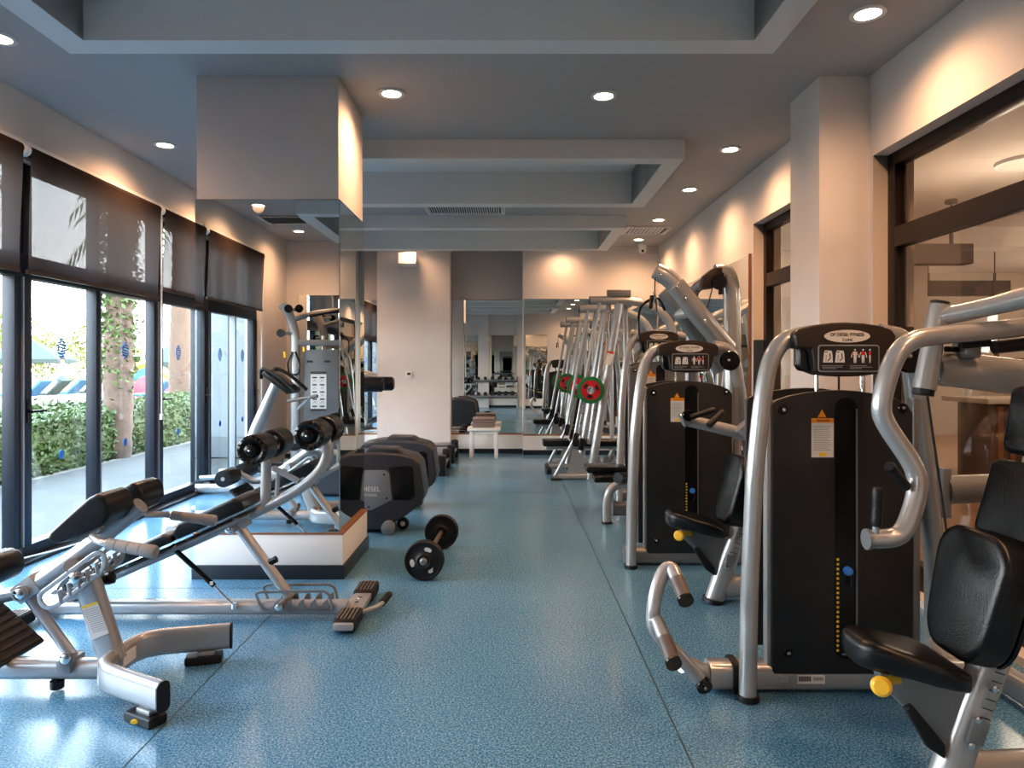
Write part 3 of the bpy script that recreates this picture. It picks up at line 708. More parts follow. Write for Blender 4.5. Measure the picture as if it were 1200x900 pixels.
MB().cyl(P(1108,409,2.38), P(1144,410,2.38), .010).build('cam_rod','blackgloss',m1)
MB().span(1.545,1.60,2.34,2.42,1.33,1.40).build('cam_block','silver2',m1,bevel=.008)
each(MB().cyl(P(1125,405,2.32), P(1160,402,2.32), .012).cyl(P(1165,407,2.32),P(1215,402,2.32),.022), 'cam_cover', 'rubber', m1)
MB().tube([P(1086,458,2.6),P(1111,636,2.6),P(1135,800,2.6)], .0045, n=8, fillet=0).build('cable','ink',m1)
MB().cyl(P(1106,574,3.0), P(1165,572,3.0), .062).build('weight_horn','silver2',m1)
MB().span(*[P(1099,0,3.0).x,P(1108,0,3.0).x],2.96,3.04,P(0,605,3.0).z,P(0,548,3.0).z).build('horn_plate','silver2',m1)
# foot lever at the left end
MB().tube([P(825,803,2.72),P(800,772,2.70),P(768,742,2.68),P(764,722,2.68),P(769,690,2.70),P(778,668,2.72),P(787,664,2.72),P(794,680,2.66)], .0275, n=16, fillet=.06).build('foot_lever','silver',m1)
each(MB().tube([P(764,727,2.68),P(770,726,2.67),P(779,750,2.60)], .027, n=16, fillet=.03).tube([P(800,778,2.74),P(812,782,2.76),P(835,792,2.79)], .035, n=16, fillet=.02), 'lever_branch', 'silver', m1)
each(MB().cyl(P(793,678,2.665), P(803,702,2.60), .0285).cyl(P(779,748,2.60), P(789,776,2.52), .0285), 'foot_grip', 'gripbrown', m1)
each(MB().cyl(P(802.5,701,2.605), P(804,704.5,2.59), .030).cyl(P(788.5,775,2.525), P(790,778.5,2.51), .030).cyl(P(823,800,2.715), P(826,806,2.69), .031), 'grip_cap', 'blackgloss', m1)
bolt(MB(), P(826.3,806.5,2.685), .007, (.3,-.9,0)).build('bolt','chrome',m1)
MB().tube([(.888,2.79,.062),(.912,2.79,.062)], 0, prof=(.125,.128,.035), up=(0,0,1)).build('beam_collar','rubber',m1)
bl_ = MB().span(1.14,1.25,2.737,2.739,.045,.078).build('barcode_label','paper',m1)
k_ = MB()
for q in range(14): k_.span(1.146+q*.0035,1.146+q*.0035+(.0018 if q % 3 else .0026),2.7362,2.7368,.055,.075)
k_.build('barcode','ink',bl_); text('53333', .016, (1.222,2.7365,.064), 'ink', bl_)
MB().span(1.07,1.105,2.737,2.739,.05,.075).build('rating_label','lineink',m1)

# --- machine 2
T2 = V((-.145,1.77,0))
m2 = root('chest_press_machine', 'second chest press from the front, between the foreground machine and the tall frames', 'gym machine', V((1.3,2.6,0))+T2)
press_tower(m2, T2)
seat_unit(m2, T2, False)
MB().tube([P(803,492,4.02),P(850,503,4.02),P(885,512,4.04),P(950,514,4.2)], .036, n=16, fillet=.08).build('press_arm','silver',m2)
MB().tube([P(868,499,3.9),P(880,509,3.9),P(905,514,3.95),P(960,516,4.1)], .042, n=16, fillet=.08).build('press_arm','silver',m2)
MB().cyl(P(799,493,4.0),P(806,490,4.0),.042).build('arm_joint','silver',m2)
MB().lathe([(0,.02),(.03,.02),(.034,0)], P(806,487,3.97), (0,-1,0)).build('joint_cap','blackgloss',m2)
grip(P(809,489,3.95), P(838,480,3.95), .016, m2); grip(P(830,499,3.86), P(848,482,3.90), .018, m2)
MB().tube([V((1.74,4.2,.06)),V((1.80,4.25,.9)),V((1.66,4.3,1.0)),V((1.55,4.25,.98))], .035, n=14, fillet=.1).build('arm_support','silver',m2)

# --- machine 3 (taller, behind)
T3 = V((.12,3.90,0))
m3 = root('pulldown_machine', 'third weight tower from the front with a curved black handle on its console', 'gym machine', V((1.3,2.6,0))+T3)
press_tower(m3, T3, hs=1.12, sm_='shroudgrey')
MB().tube([P(749,398,6.4),P(748,372,6.4),P(751,357,6.4),P(772,346,6.4),P(779,364,6.4)], .012, n=12, fillet=.08).build('curved_handle','blackgloss',m3)
le = root('leg_curl_bench', 'low leg curl bench with short black pads beside the third weight tower', 'gym machine', (1.0,5.75,0))
MB().tube([P(711,612,5.75),P(711,585,5.75),P(717,570,5.75),P(735,566,5.75),P(745,575,5.85)], .036, n=14, fillet=.08).build('front_leg','silver',le)
MB().cyl(P(711,615,5.75),P(711,611,5.75),.043).build('rubber_foot','rubber',le)
each(MB().tube([(.86,5.80,.11),(1.45,5.86,.11)], 0, prof=(.09,.11,.03), up=(0,0,1)).cyl((1.4,5.86,0),(1.4,5.86,.11),.03), 'base_beam', 'silver2', le)
MB().prism([P(687,550,6.0),P(689,547,6.0),P(735,548,6.0),P(735,555,6.0),P(689,555,6.0)], (0,.24,0)).build('seat','vinyl',le,bevel=.012)
MB().prism([P(697,559,5.85),P(735,558,5.85),P(735,566,5.85),P(697,566,5.85)], (0,.22,0)).build('front_pad','vinyl',le,bevel=.012)
MB().cyl(P(724,560,5.62),P(738,560,5.8),.045).build('ankle_roller','vinyl',le)
MB().tube([(1.1,6.1,.44),(1.1,6.0,.05)], .035).build('seat_post','silver',le)

# --- tall twin arm pulldown
pd = root('lat_pulldown_machine', 'tall pulldown machine with two thick slanting silver arms above the weight towers', 'gym machine', (1.6,5.5,0))
MB().tube([V((1.78,5.5,.0)),V((1.77,5.5,1.9)),V((1.735,5.5,2.06)),V((1.64,5.5,2.05))], 0, prof=(.13,.13,.055), up=(0,1,0), fillet=.08, seg=8).build('main_upright','silver',pd)
MB().tube([P(768,317,5.2),P(784,326,5.2),P(798,342,5.2),P(818,368,5.25),P(852,408,5.38)], [.060,.066,.075,.078,.078], n=20, fillet=.12).build('lift_arm','silver',pd)
MB().tube([P(777,341,5.5),P(787,351,5.5),P(806,377,5.52),P(845,432,5.6)], [.055,.062,.07,.07], n=20, fillet=.12).build('lift_arm','silver2',pd)
MB().cyl(P(797,368,5.5),P(815,364,5.22),.05).build('arm_link','silver',pd)
bp_ = MB()
for (a,b_) in ((774,322),(793,337),(803,350),(826,376)): bolt(bp_, P(a,b_,5.12), .012)
each(bp_,'bolt','chrome',pd)
MB().prism([P(823,338,5.4),P(827,322,5.4),P(836,314,5.4),P(847,313,5.4),P(846,330,5.4),P(838,337,5.4)], (0,.14,0)).build('pulley_cover','brownplast',pd,bevel=.012)
MB().lathe([(0,.03),(.055,.03),(.06,.015),(.055,0),(0,0)], P(842,331,5.4), (0,-1,0)).build('pulley','blackgloss',pd)
MB().tube([P(845,320,5.45),P(845,345,5.45)], .02).build('cable_stop','blackgloss',pd)
MB().tube([P(835,337,5.42),P(826,372,5.42),P(824,440,5.42)], .005, n=6, fillet=0).tube([P(768,325,5.15),P(767,340,5.15),P(770,366,5.15)], .005, n=6).build('cable','ink',pd)
grip(P(764,346,5.15), P(762,362,5.15), .014, pd); MB().tube([P(765,342,5.15),P(769,354,5.15),P(763,364,5.15)], .004, n=6, fillet=0).build('handle_strap','chrome',pd)
each(MB().tube([V((1.3,5.5,.05)),V((1.95,5.5,.05))], 0, prof=(.1,.1,.03), up=(0,0,1)).tube([V((1.5,5.1,.05)),V((1.5,5.95,.05))], 0, prof=(.08,.1,.03), up=(0,0,1)), 'base_beam', 'silver2', pd)
MB().tube([V((1.5,5.85,.05)),V((1.55,5.85,2.0)),V((1.75,5.6,2.0))], .045, n=14, fillet=.15).build('rear_upright','silver2',pd)

# --- smith machine
smm = root('smith_machine', 'silver smith rack with slanting legs and horizontal top tubes near the back mirror', 'rack', (1.3,8.6,0))
for k, y in enumerate((8.0, 9.19)):
    MB().tube([(.93,y,2.07),(1.50,y,2.07),(1.86,y,1.88),(1.98,y,1.2),(2.02,y,.06)], .050, n=18, fillet=.22, seg=8).build('top_tube','silver',smm)
    MB().cyl((.925,y,2.07),(.93,y,2.07),.051).build('end_cap','rubber',smm)
    MB().tube([(1.27,y,2.03),(.95,y,.10)], .050, n=18).build('front_leg','silver',smm)
    MB().cyl((.93,y,0),(.95,y,.10),.055,.050).build('leg_foot','silver',smm)
    MB().tube([(1.04,y-.03,2.04),(.75,y-.03,.47),(.53,y-.03,.05)], .022, n=12, fillet=0).build('guide_rod','silver',smm)
    MB().tube([(1.16,y+.06,2.03),(.93,y+.06,.4)], .030, n=12).build('hook_rail','silver',smm)
    h = MB()
    for q in range(12): 
        tt = q/11; h.cyl((1.15-.20*tt,y+.02,1.95-1.4*tt),(1.15-.20*tt,y+.05,1.95-1.4*tt),.010,n=8)
    h.build('rail_hook','chrome',smm)
    MB().tube([(.50,y,.035),(2.05,y,.035)], 0, prof=(.08,.06,.02), up=(0,0,1)).build('base_beam','silver',smm)
    MB().span(.48,.60,y-.09,y+.09,0,.012).build('foot_plate','rubber',smm)
    MB().prism([(.75,y-.01,.36),(.66,y-.01,.06),(.92,y-.01,.06),(.93,y-.01,.20)], (0,.012,0)).build('gusset','silver',smm)
    each(MB().box((.76,y-.03,.47),(.06,.06,.14), Matrix.Rotation(R(12),3,'Y')).box((.84,y+.04,.40),(.06,.06,.14), Matrix.Rotation(R(12),3,'Y')), 'rubber_stop', 'rubber', smm,bevel=.008)
    MB().tube([(1.36,y+.1,2.02),(1.38,y+.1,.1)], .03, n=12).build('counter_rod','silver',smm)
each(MB().tube([(1.46,8.0,2.07),(1.46,9.19,2.07)], .045).tube([(2.0,8.0,.3),(2.0,9.19,.3)], .04).tube([(1.90,8.0,1.75),(1.90,9.19,1.75)], .04), 'cross_tube', 'silver', smm)
MB().span(1.13,1.40,7.96,8.04,2.11,2.19).build('sign_plate','silver2',smm,bevel=.006)
stc = MB().prism([P(712,413,7.94),P(719,415,7.94),P(715.5,428,7.94),P(708.5,426,7.94)], (0,.004,0)).build('sticker','paper',smm)
MB().prism([P(712.3,411,7.94),P(719.5,413,7.94),P(719,415.4,7.94),P(711.8,413.4,7.94)], (0,.004,0)).build('sticker_band','redink',stc)
MB().cyl((.93,7.78,1.035),(.93,9.40,1.035),.016).cyl((.93,7.76,1.035),(.93,7.94,1.035),.026).cyl((.93,9.25,1.035),(.93,9.42,1.035),.026).build('barbell','chrome',smm)
def plate(c, r, ax, cols, label, group=None, th=.03):
    t = root('weight_plate', label, 'weight plate', c, group)
    a = V(ax).normalized()
    MB().lathe([(r*.72,0),(r,0),(r,th),(r*.72,th)], V(c)-a*th/2, a).build('rubber_rim', cols[0], t, bevel=.003)
    MB().lathe([(.03,.004),(r*.74,.004),(r*.74,th-.004),(.03,th-.004)], V(c)-a*th/2, a).build('plate_disc', cols[1], t)
    u = a.orthogonal().normalized(); w = a.cross(u); m = MB()
    for k in range(3):
        an = k*2*math.pi/3+.4; q = []
        for s_ in range(10):
            b_ = 2*math.pi*s_/10; q.append(V(c)+(u*math.cos(an)+w*math.sin(an))*r*.47+(u*math.cos(an)+w*math.sin(an))*r*.13*math.cos(b_)+(w*math.cos(an)-u*math.sin(an))*r*.22*math.sin(b_)-a*(th/2-.001))
        m.prism(q, a*(th-.002))
    m.build('plate_hole','ink', t)
    MB().lathe([(.03,0),(.045,0),(.045,th+.004),(.03,th+.004)], V(c)-a*(th/2+.002), a).build('hub','chrome',t)
    return t
plate((.93,7.90,1.035), .157, (0,1,0), ('green','red'), 'red weight plate with green rim on the near end of the smith bar')
plate((.93,9.33,1.035), .157, (0,1,0), ('green','red'), 'red weight plate with green rim on the far end of the smith bar')
def bench(x0,x1,y,z,label,w=.28):
    t = root('flat_bench', label, 'bench', ((x0+x1)/2,y,0))
    xm = x0+(x1-x0)*.3
    MB().span(x0,xm-.01,y-w/2,y+w/2,z-.075,z).build('seat','vinyl',t,bevel=.02,seg=3)
    MB().span(xm+.01,x1,y-w/2,y+w/2,z-.075,z).build('backrest','vinyl',t,bevel=.02,seg=3)
    MB().tube([(x0+.05,y,z-.10),(x1-.1,y,z-.10)], 0, prof=(.06,.05,.015), up=(0,0,1)).tube([(x0+.08,y,.07),(x1-.05,y,.07)], 0, prof=(.07,.06,.02), up=(0,0,1)).tube([(x0+.35,y,z-.1),(x0+.30,y,.07)], .03).tube([(x1-.25,y,z-.1),(x1-.35,y,.07)], .03).build('frame','silver',t)
    each(MB().span(x0+.04,x0+.10,y-.25,y+.25,0,.06).span(x1-.1,x1-.04,y-.25,y+.25,0,.06), 'foot_bar', 'rubber', t,bevel=.01)
    m = MB()
    for k in range(6): m.prism([(xm+.05+k*.09,y-.05,.12),(xm+.11+k*.09,y-.05,.12),(xm+.09+k*.09,y-.05,.20)], (0,.1,0))
    m.build('adjust_ladder','silver2',t)
bench(.41, 1.55, 8.6, .40, 'black padded bench lying across inside the smith rack')
# plate tree
ptr = root('plate_tree', 'silver plate storage tree beside the right wall mirror behind the smith rack', 'rack', (1.52,7.35,0))
MB().tube([(1.52,7.35,.05),(1.52,7.35,1.25)], 0, prof=(.07,.07,.015), up=(0,1,0)).build('post','silver',ptr)
each(MB().tube([(1.25,7.35,.03),(1.79,7.35,.03)], 0, prof=(.07,.05,.015), up=(0,0,1)).tube([(1.52,7.08,.03),(1.52,7.62,.03)], 0, prof=(.07,.05,.015), up=(0,0,1)), 'base', 'silver', ptr)
hs_ = [(1.52,1,.95,'yellow','orange weight plate on the plate tree'),(1.52,1,.60,'blue','blue weight plate low on the plate tree')]
MB().cyl((1.52,7.22,.95),(1.52,7.48,.95),.02).cyl((1.52,7.22,.60),(1.52,7.48,.60),.02).cyl((1.30,7.35,.78),(1.74,7.35,.78),.02).build('peg','chrome',ptr)
plate((1.16*7.25/8*1.0+0.0,7.27,.94), .10, (.5,1,0), ('yellow','yellow'), 'orange weight plate leaning on the plate tree') if False else None
plate((1.52,7.28,.95), .14, (0,1,0), ('yellow','yellow'), 'orange weight plate on the upper peg of the plate tree')
plate((1.52,7.28,.60), .15, (0,1,0), ('blue','blue'), 'blue weight plate on the lower peg of the plate tree')
plate((1.70,7.35,.78), .12, (1,0,0), ('purple','purple'), 'purple weight plate on the wall side peg of the plate tree')

# ================================================================== LEFT FOREGROUND: hyperextension bench
he = root('back_extension_bench', 'back extension bench at the left front with wedge hip pads and forked silver base', 'gym bench', (-1.8,2.8,0))
MB().tube([(-1.256,2.50,.108),(-1.60,2.68,.108),(-1.585,2.98,.108),(-1.24,3.07,.108)], 0, prof=(.052,.112,.024), up=(0,0,1), fillet=.10, seg=7).build('forked_base','silver',he)
each(MB().tube([(-1.256,2.50,.108),(-1.249,2.4965,.108)], 0, prof=(.054,.114,.024), up=(0,0,1)).tube([(-1.24,3.07,.108),(-1.232,3.0725,.108)], 0, prof=(.054,.114,.024), up=(0,0,1)), 'end_cap', 'rubber', he)
for (x,y,a) in ((-1.335,2.535,27.7),(-1.345,3.045,-14.6)):
    rm = Matrix.Rotation(R(-a),3,'Z')
    MB().box((x,y,.018),(.15,.075,.036),rm).build('rubber_foot','rubber',he,bevel=.010,seg=3)
    MB().box((x+.01,y,.044),(.075,.045,.018),rm).build('foot_bracket','silver',he,bevel=.004)
MB().prism(oval((-1.355,2.493,.018),.014,.007), (0,.01,0)).build('foot_mark','yellow',he)
MB().tube([(-2.75,2.80,.082),(-1.60,2.80,.082)], 0, prof=(.085,.078,.03), up=(0,0,1)).build('main_beam','silver',he)
each(MB().cyl(P(67,806,2.78),P(67,797,2.78),.026).cyl(P(67,799,2.78),P(67,790,2.78),.006), 'levelling_foot', 'blackgloss', he)
MB().tube([(-1.605,2.80,.11),(-1.715,2.80,.45)], 0, prof=(.062,.10,.022), up=(1,0,0)).build('upright','silver',he)
lb = MB().prism([P(95,711,2.765),P(114,705,2.765),P(127.5,742,2.765),P(108,750,2.765)], (0,.003,0)).build('instruction_label','paper',he)
MB().prism([P(95,711,2.763),P(114,705,2.763),P(115,707.5,2.763),P(96,713.5,2.763)], (0,.002,0)).build('label_header','yellowink',lb)
m = MB()
for k in range(12):
    y = 716+k*2.3; x = 98+k*.95; m.prism([P(x,y,2.764),P(x+17,y-5,2.764),P(x+17.3,y-4.3,2.764),P(x+.3,y+.7,2.764)], (0,.001,0))
m.build('label_text','lineink',lb)
# base sticker
sb = MB().prism([(-1.577,2.80,.085),(-1.575,2.89,.085),(-1.575,2.89,.135),(-1.577,2.80,.135)], (.014,0,0)).build('logo_sticker','whiteink',he)
MB().tube([P(84,768,2.78),P(36,701,2.80)], .022, n=14).build('link_strut','silver',he)
m = MB().cyl(P(77,773,2.74),P(90,769,2.86),.026).box(P(83,776,2.79),(.055,.10,.05)); m.build('strut_clevis','silver2',he,bevel=.003)
bolt(MB(), P(77,772,2.735), .020, h=.012).build('bolt','chrome',he)
each(MB().cyl(P(23,696,2.74),P(33,692,2.86),.030).box(P(36,688,2.80),(.10,.075,.075),Matrix.Rotation(R(-37),3,'Y')), 'pivot_joint', 'silver', he,bevel=.005)
bolt(MB(), P(23,696,2.735), .021, h=.014).build('bolt','chrome',he)
MB().tube([P(36,690,2.80),P(115,633,2.80),P(165,592,2.80)], .035, n=16, fillet=0).build('slide_rail','silver',he)
for y in (2.735, 2.865):
    q = [P(57,692,2.8),P(64,706,2.8),P(78,704,2.8),P(133,662,2.8),P(134,644,2.8),P(124,642,2.8)]
    q = [V((p.x,y,p.z)) for p in q]
    MB().tube(q, 0, prof=(.018,.010,.003), up=(0,1,0), closed=True, fillet=.03).build('ladder_plate','silver',he)
    m = MB()
    for k in range(5):
        p = q[2].lerp(q[3], .12+.19*k); m.tube([p, p+V((-.010,0,.045)), p+V((.006,0,.055))], .009, n=8, fillet=0)
    m.build('ladder_tooth','silver',he)
each(MB().cyl(P(88,677,2.70),P(92,676,2.90),.020).cyl(P(84,663,2.74),P(86,661,2.86),.028), 'lock_pin', 'silver', he)
bolt(MB(), P(88,677,2.70), .022, h=.014).build('bolt','chrome',he)
MB().lathe([(0,0),(.02,.005),(.026,.02),(.026,.04),(0,.045)], P(121,680,2.86), (.6,0,.2)).build('release_knob','blackgloss',he)
for y in (2.60, 2.84):
    q = [(55,632),(58,624),(80,604),(103,584),(112,579),(121,582),(127,592),(128,604),(120,616),(104,623),(70,637),(60,637)]
    MB().prism([V((P(a,b,2.6).x,y,P(a,b,2.6).z)) for a,b in q], (0,.18,0)).build('hip_pad','vinyl',he,bevel=.020,seg=4,ang=70)
each(MB().prism([P(68,637,2.64),P(112,613,2.62),P(117,617,2.62),P(117,622,2.62),P(104,630,2.62)], (0,.02,0)).prism([V((P(68,637,2.64).x,2.96,P(68,637,2.64).z)),V((P(112,613,2.62).x,2.96,P(112,613,2.62).z)),V((P(117,620,2.62).x,2.96,P(117,620,2.62).z))], (0,.02,0)), 'pad_plate', 'silver2', he)
for s, y in ((1,2.56),(-1,3.04)):
    a = V((-1.575,y+.05*s,.66)); b_ = V((-1.52,y,.652)); c_ = V((-1.295,y-.02*s,.618))
    MB().tube([a,b_,b_.lerp(c_,.2)], .014, n=12, fillet=.02).build('handle_stem','silver',he)
    g = MB().lathe([(0,.03),(.016,.03),(.021,.035),(.021,.07),(.019,.072),(.022,.074),(.022,.118),(.020,.120),(.023,.122),(.023,.165),(.021,.167),(.024,.169),(.025,.215),(.021,.225),(0,.226)], b_, c_-b_, 18)
    g.build('hand_grip','grey_grip',he)
for y0,y1 in ((2.50,2.72),(2.88,3.10)):
    x, z = -2.235, .425; r = .068
    MB().lathe([(0,0),(.03,0),(.04,.004),(r*.95,.004),(r,.014),(r,.206),(r*.95,.216),(.04,.216),(0,.22)], (x,y0,z), (0,1,0)).build('ankle_roller','vinyl',he)
MB().cyl((-2.235,2.50,.425),(-2.235,3.10,.425),.016).tube([(-2.235,2.80,.425),(-2.10,2.80,.36),(-1.98,2.80,.39)], .028, n=12, fillet=.03).build('roller_bar','silver',he)
fp = MB().box((-2.12,2.80,.215),(.30,.36,.02),Matrix.Rotation(R(42),3,'Y')); 
fpo = fp.build('foot_plate','rubber',he,bevel=.004)
m = MB(); rm = Matrix.Rotation(R(42),3,'Y')
for k in range(8): m.box(V((-2.12,2.80,.215))+rm@V((-.13+k*.037,0,.013)),(.016,.34,.008),rm)
m.build('tread_rib','rubber',fpo)
MB().tube([(-2.14,2.80,.20),(-2.24,2.80,.10)], .025).build('plate_stem','silver',he)

# ================================================================== sit-up bench
su = root('sit_up_bench', 'long adjustable sit-up bench with foam rollers in front of the mirrored column', 'gym bench', (-1.6,3.6,0))
YS = 3.6
def S(px,py,dy=0): p = P(px,py,YS); return V((p.x,p.y+dy,p.z))
MB().tube([(-2.42,YS,.052),(-.84,YS,.052)], 0, prof=(.085,.066,.022), up=(0,0,1)).build('base_beam','silver',su)
for nm, x in (('near',-.805),('far',-2.46)):
    MB().box((x,YS+.05,.042),(.10,.64 if nm == 'near' else .5,.034)).build('cross_foot','silver',su,bevel=.01)
    for y in (3.45,3.89) if nm == 'near' else (3.42,3.88):
        tr = MB().box((x,y,.040),(.112,.19,.058)).build('rubber_tread','rubber',su,bevel=.014,seg=3)
        m = MB()
        for k in range(5): m.box((x-.038+k*.019,y,.071),(.008,.16,.006))
        m.build('tread_rib','gripbrown',tr)
bolt(MB(), (-.805,3.64,.059), .012, (0,0,1)).build('bolt','chrome',su); bolt(MB(), (-.805,3.72,.059), .012, (0,0,1)).build('bolt','chrome',su)
MB().tube([(-.76,3.57,.035),(-.70,3.60,.045),(-.665,3.66,.055)], .013, n=10, fillet=.03).build('lift_handle','silver',su)
MB().cyl((-.672,3.65,.054),(-.655,3.76,.062),.019).build('handle_sleeve','rubber',su)
rail = [S(62,712),S(120,680),S(220,637),S(310,596),S(352,573),S(377,551),S(385,530),S(381,512)]
MB().tube(rail, .027, n=16, fillet=.10).build('bench_rail','silver',su)
MB().tube([S(311,594),S(312,540)], .026, n=16).build('roller_post','silver',su)
each(MB().tube([S(320,548),S(350,564)], 0, prof=(.03,.02,.006), up=(0,1,0)).tube([S(326,552),S(324,586)], 0, prof=(.02,.02,.006), up=(0,1,0)), 'gusset', 'silver', su)
for cx, cz in ((-1.26,.893),(-.982,.964)):
    MB().cyl((cx,3.39,cz),(cx,3.81,cz),.018).build('roller_axle','silver2',su)
    for y0 in (3.375,3.645):
        r = .074
        MB().lathe([(.05,.004),(r*.93,.004),(r,.012),(r,.165),(r*.93,.175),(.05,.175)], (cx,y0,cz), (0,1,0)).build('foam_roller','gripbrown' if False else 'vinyl',su)
    MB().lathe([(0,-.022),(.010,-.022),(.030,-.014),(.034,-.002),(.038,.004),(.058,-.002),(.070,.004),(.070,.02)], (cx,3.372,cz), (0,1,0)).build('roller_cap','blackgloss',su)
    bolt(MB(), (cx,3.35,cz), .006).build('bolt','chrome',su)
    m = MB()
    for k in range(16):
        a = k*math.pi/8; m.box((cx+.062*math.cos(a),3.370,cz+.062*math.sin(a)),(.007,.006,.012),Matrix.Rotation(-a+math.pi/2,3,'Y'))
    m.build('cap_notch','shroud',su)
def slab_along(a, b, off, th, w, name, taper=.02):
    a, b = V(a), V(b); d = (b-a).normalized(); n_ = V((-d.z,0,d.x)); 
    if n_.z < 0: n_ = -n_
    q = [a+n_*off, a+n_*(off+th*.6), a+d*.04+n_*(off+th), b-d*.04+n_*(off+th), b+n_*(off+th*.6), b+n_*off]
    MB().prism([p+V((0,-w/2,0)) for p in q], (0,w,0)).build(name,'vinyl',su,bevel=.014,seg=3,ang=60)
slab_along(S(150,666), S(222,634), .035, .058, .30, 'back_pad')
slab_along(S(224,633), S(302,598), .035, .075, .28, 'seat_pad')
slab_along(S(92,694), S(148,667), .035, .055, .28, 'back_pad')
each(MB().tube([S(100,690,-.08),S(300,600,-.08)], 0, prof=(.02,.02,.004), up=(0,1,0)).tube([S(100,690,.08),S(300,600,.08)], 0, prof=(.02,.02,.004), up=(0,1,0)), 'pad_rail', 'silver2', su)
MB().tube([S(280,617),S(339,698)], .027, n=16).build('support_leg','silver',su)
MB().cyl(S(275,617,-.06),S(278,614,.06),.028).box(S(284,610),(.07,.09,.05)).build('leg_clevis','silver',su,bevel=.004)
bolt(MB(), S(275,617,-.065), .022, h=.012).build('bolt','chrome',su)
MB().cyl(S(316,659),S(324,655),.018).build('side_pin','blackgloss',su)
for dy in (-.05,.06):
    q = [S(305,696,dy),S(304,692,dy),S(308,690,dy),S(383,689,dy),S(389,693,dy),S(393,711,dy),S(312,712,dy)]
    MB().tube(q, 0, prof=(.014,.006,.002), up=(0,1,0), closed=True, fillet=.02).build('ladder_plate','silver2',su)
    m = MB()
    for k in range(5): m.prism([S(322+k*14,711,dy-.003),S(333+k*14,711,dy-.003),S(331+k*14,698,dy-.003),S(326+k*14,702,dy-.003)], (0,.006,0))
    m.build('ladder_tooth','silver2',su)
MB().cyl(S(334,704,-.09),S(337,703,.09),.017).build('lock_pin','silver2',su); bolt(MB(), S(334,704,-.095), .018, h=.01).build('bolt','chrome',su)
MB().cyl(S(209,640,-.05),S(256,683,-.05),.013).build('gas_spring','blackgloss',su)
MB().cyl(S(256,683,-.05),S(279,706,-.05),.006).cyl(S(279,709,-.05),S(279,703,-.05),.016).cyl(S(206,641,-.06),S(210,637,-.04),.016).build('spring_rod','chrome',su)
MB().box(S(254,679,-.064),(.014,.010,.016)).build('spring_tag','paper',su)

# ================================================================== barbell on the floor
bbl = root('fixed_barbell', 'short black barbell lying on the blue floor in the aisle', 'barbell', (-.5,4.6,0))
A_, B_ = V((-.52,4.21,.119)), V((-.485,4.98,.119)); ax = (B_-A_).normalized()
MB().cyl(A_-ax*.02, B_+ax*.02, .015).build('bar','gripbrown',bbl)
for c, s in ((A_,1),(B_,-1)):
    r = .119
    for off in (0,.035):
        cc = c+ax*s*off
        pl_ = MB().lathe([(.02,-.014),(.040,-.022),(.048,-.014),(r*.55,-.006),(r*.85,-.006),(r*.90,-.016),(r*.98,-.016),(r,-.010),(r,.010),(r*.98,.016),(r*.90,.016),(r*.85,.006),(r*.55,.006),(.048,.014),(.040,.022),(.02,.022)], cc, ax, 36).build('plate','rubber',bbl)
    hh = MB(); u = V((1,0,0)); w = V((0,0,1))
    for k in range(3 if s > 0 else 4):
        an = R((70,190,310) [k]) if s > 0 else R(45+90*k)
        q = []
        for j in range(12):
            b_ = 2*math.pi*j/12; rad = u*math.cos(an)+w*math.sin(an); tn = -u*math.sin(an)+w*math.cos(an)
            f = 1 if s > 0 else .55
            q.append(c-ax*.0085*1+rad*(.072+.014*f*math.cos(b_))+tn*.024*f*math.sin(b_))
        hh.prism(q, ax*.003)
    hh.build('plate_window','paper',bbl)
    MB().lathe([(0,-.034),(.014,-.034),(.022,-.028),(.026,-.014)], c, ax, 18).build('end_nut','silver2',bbl)

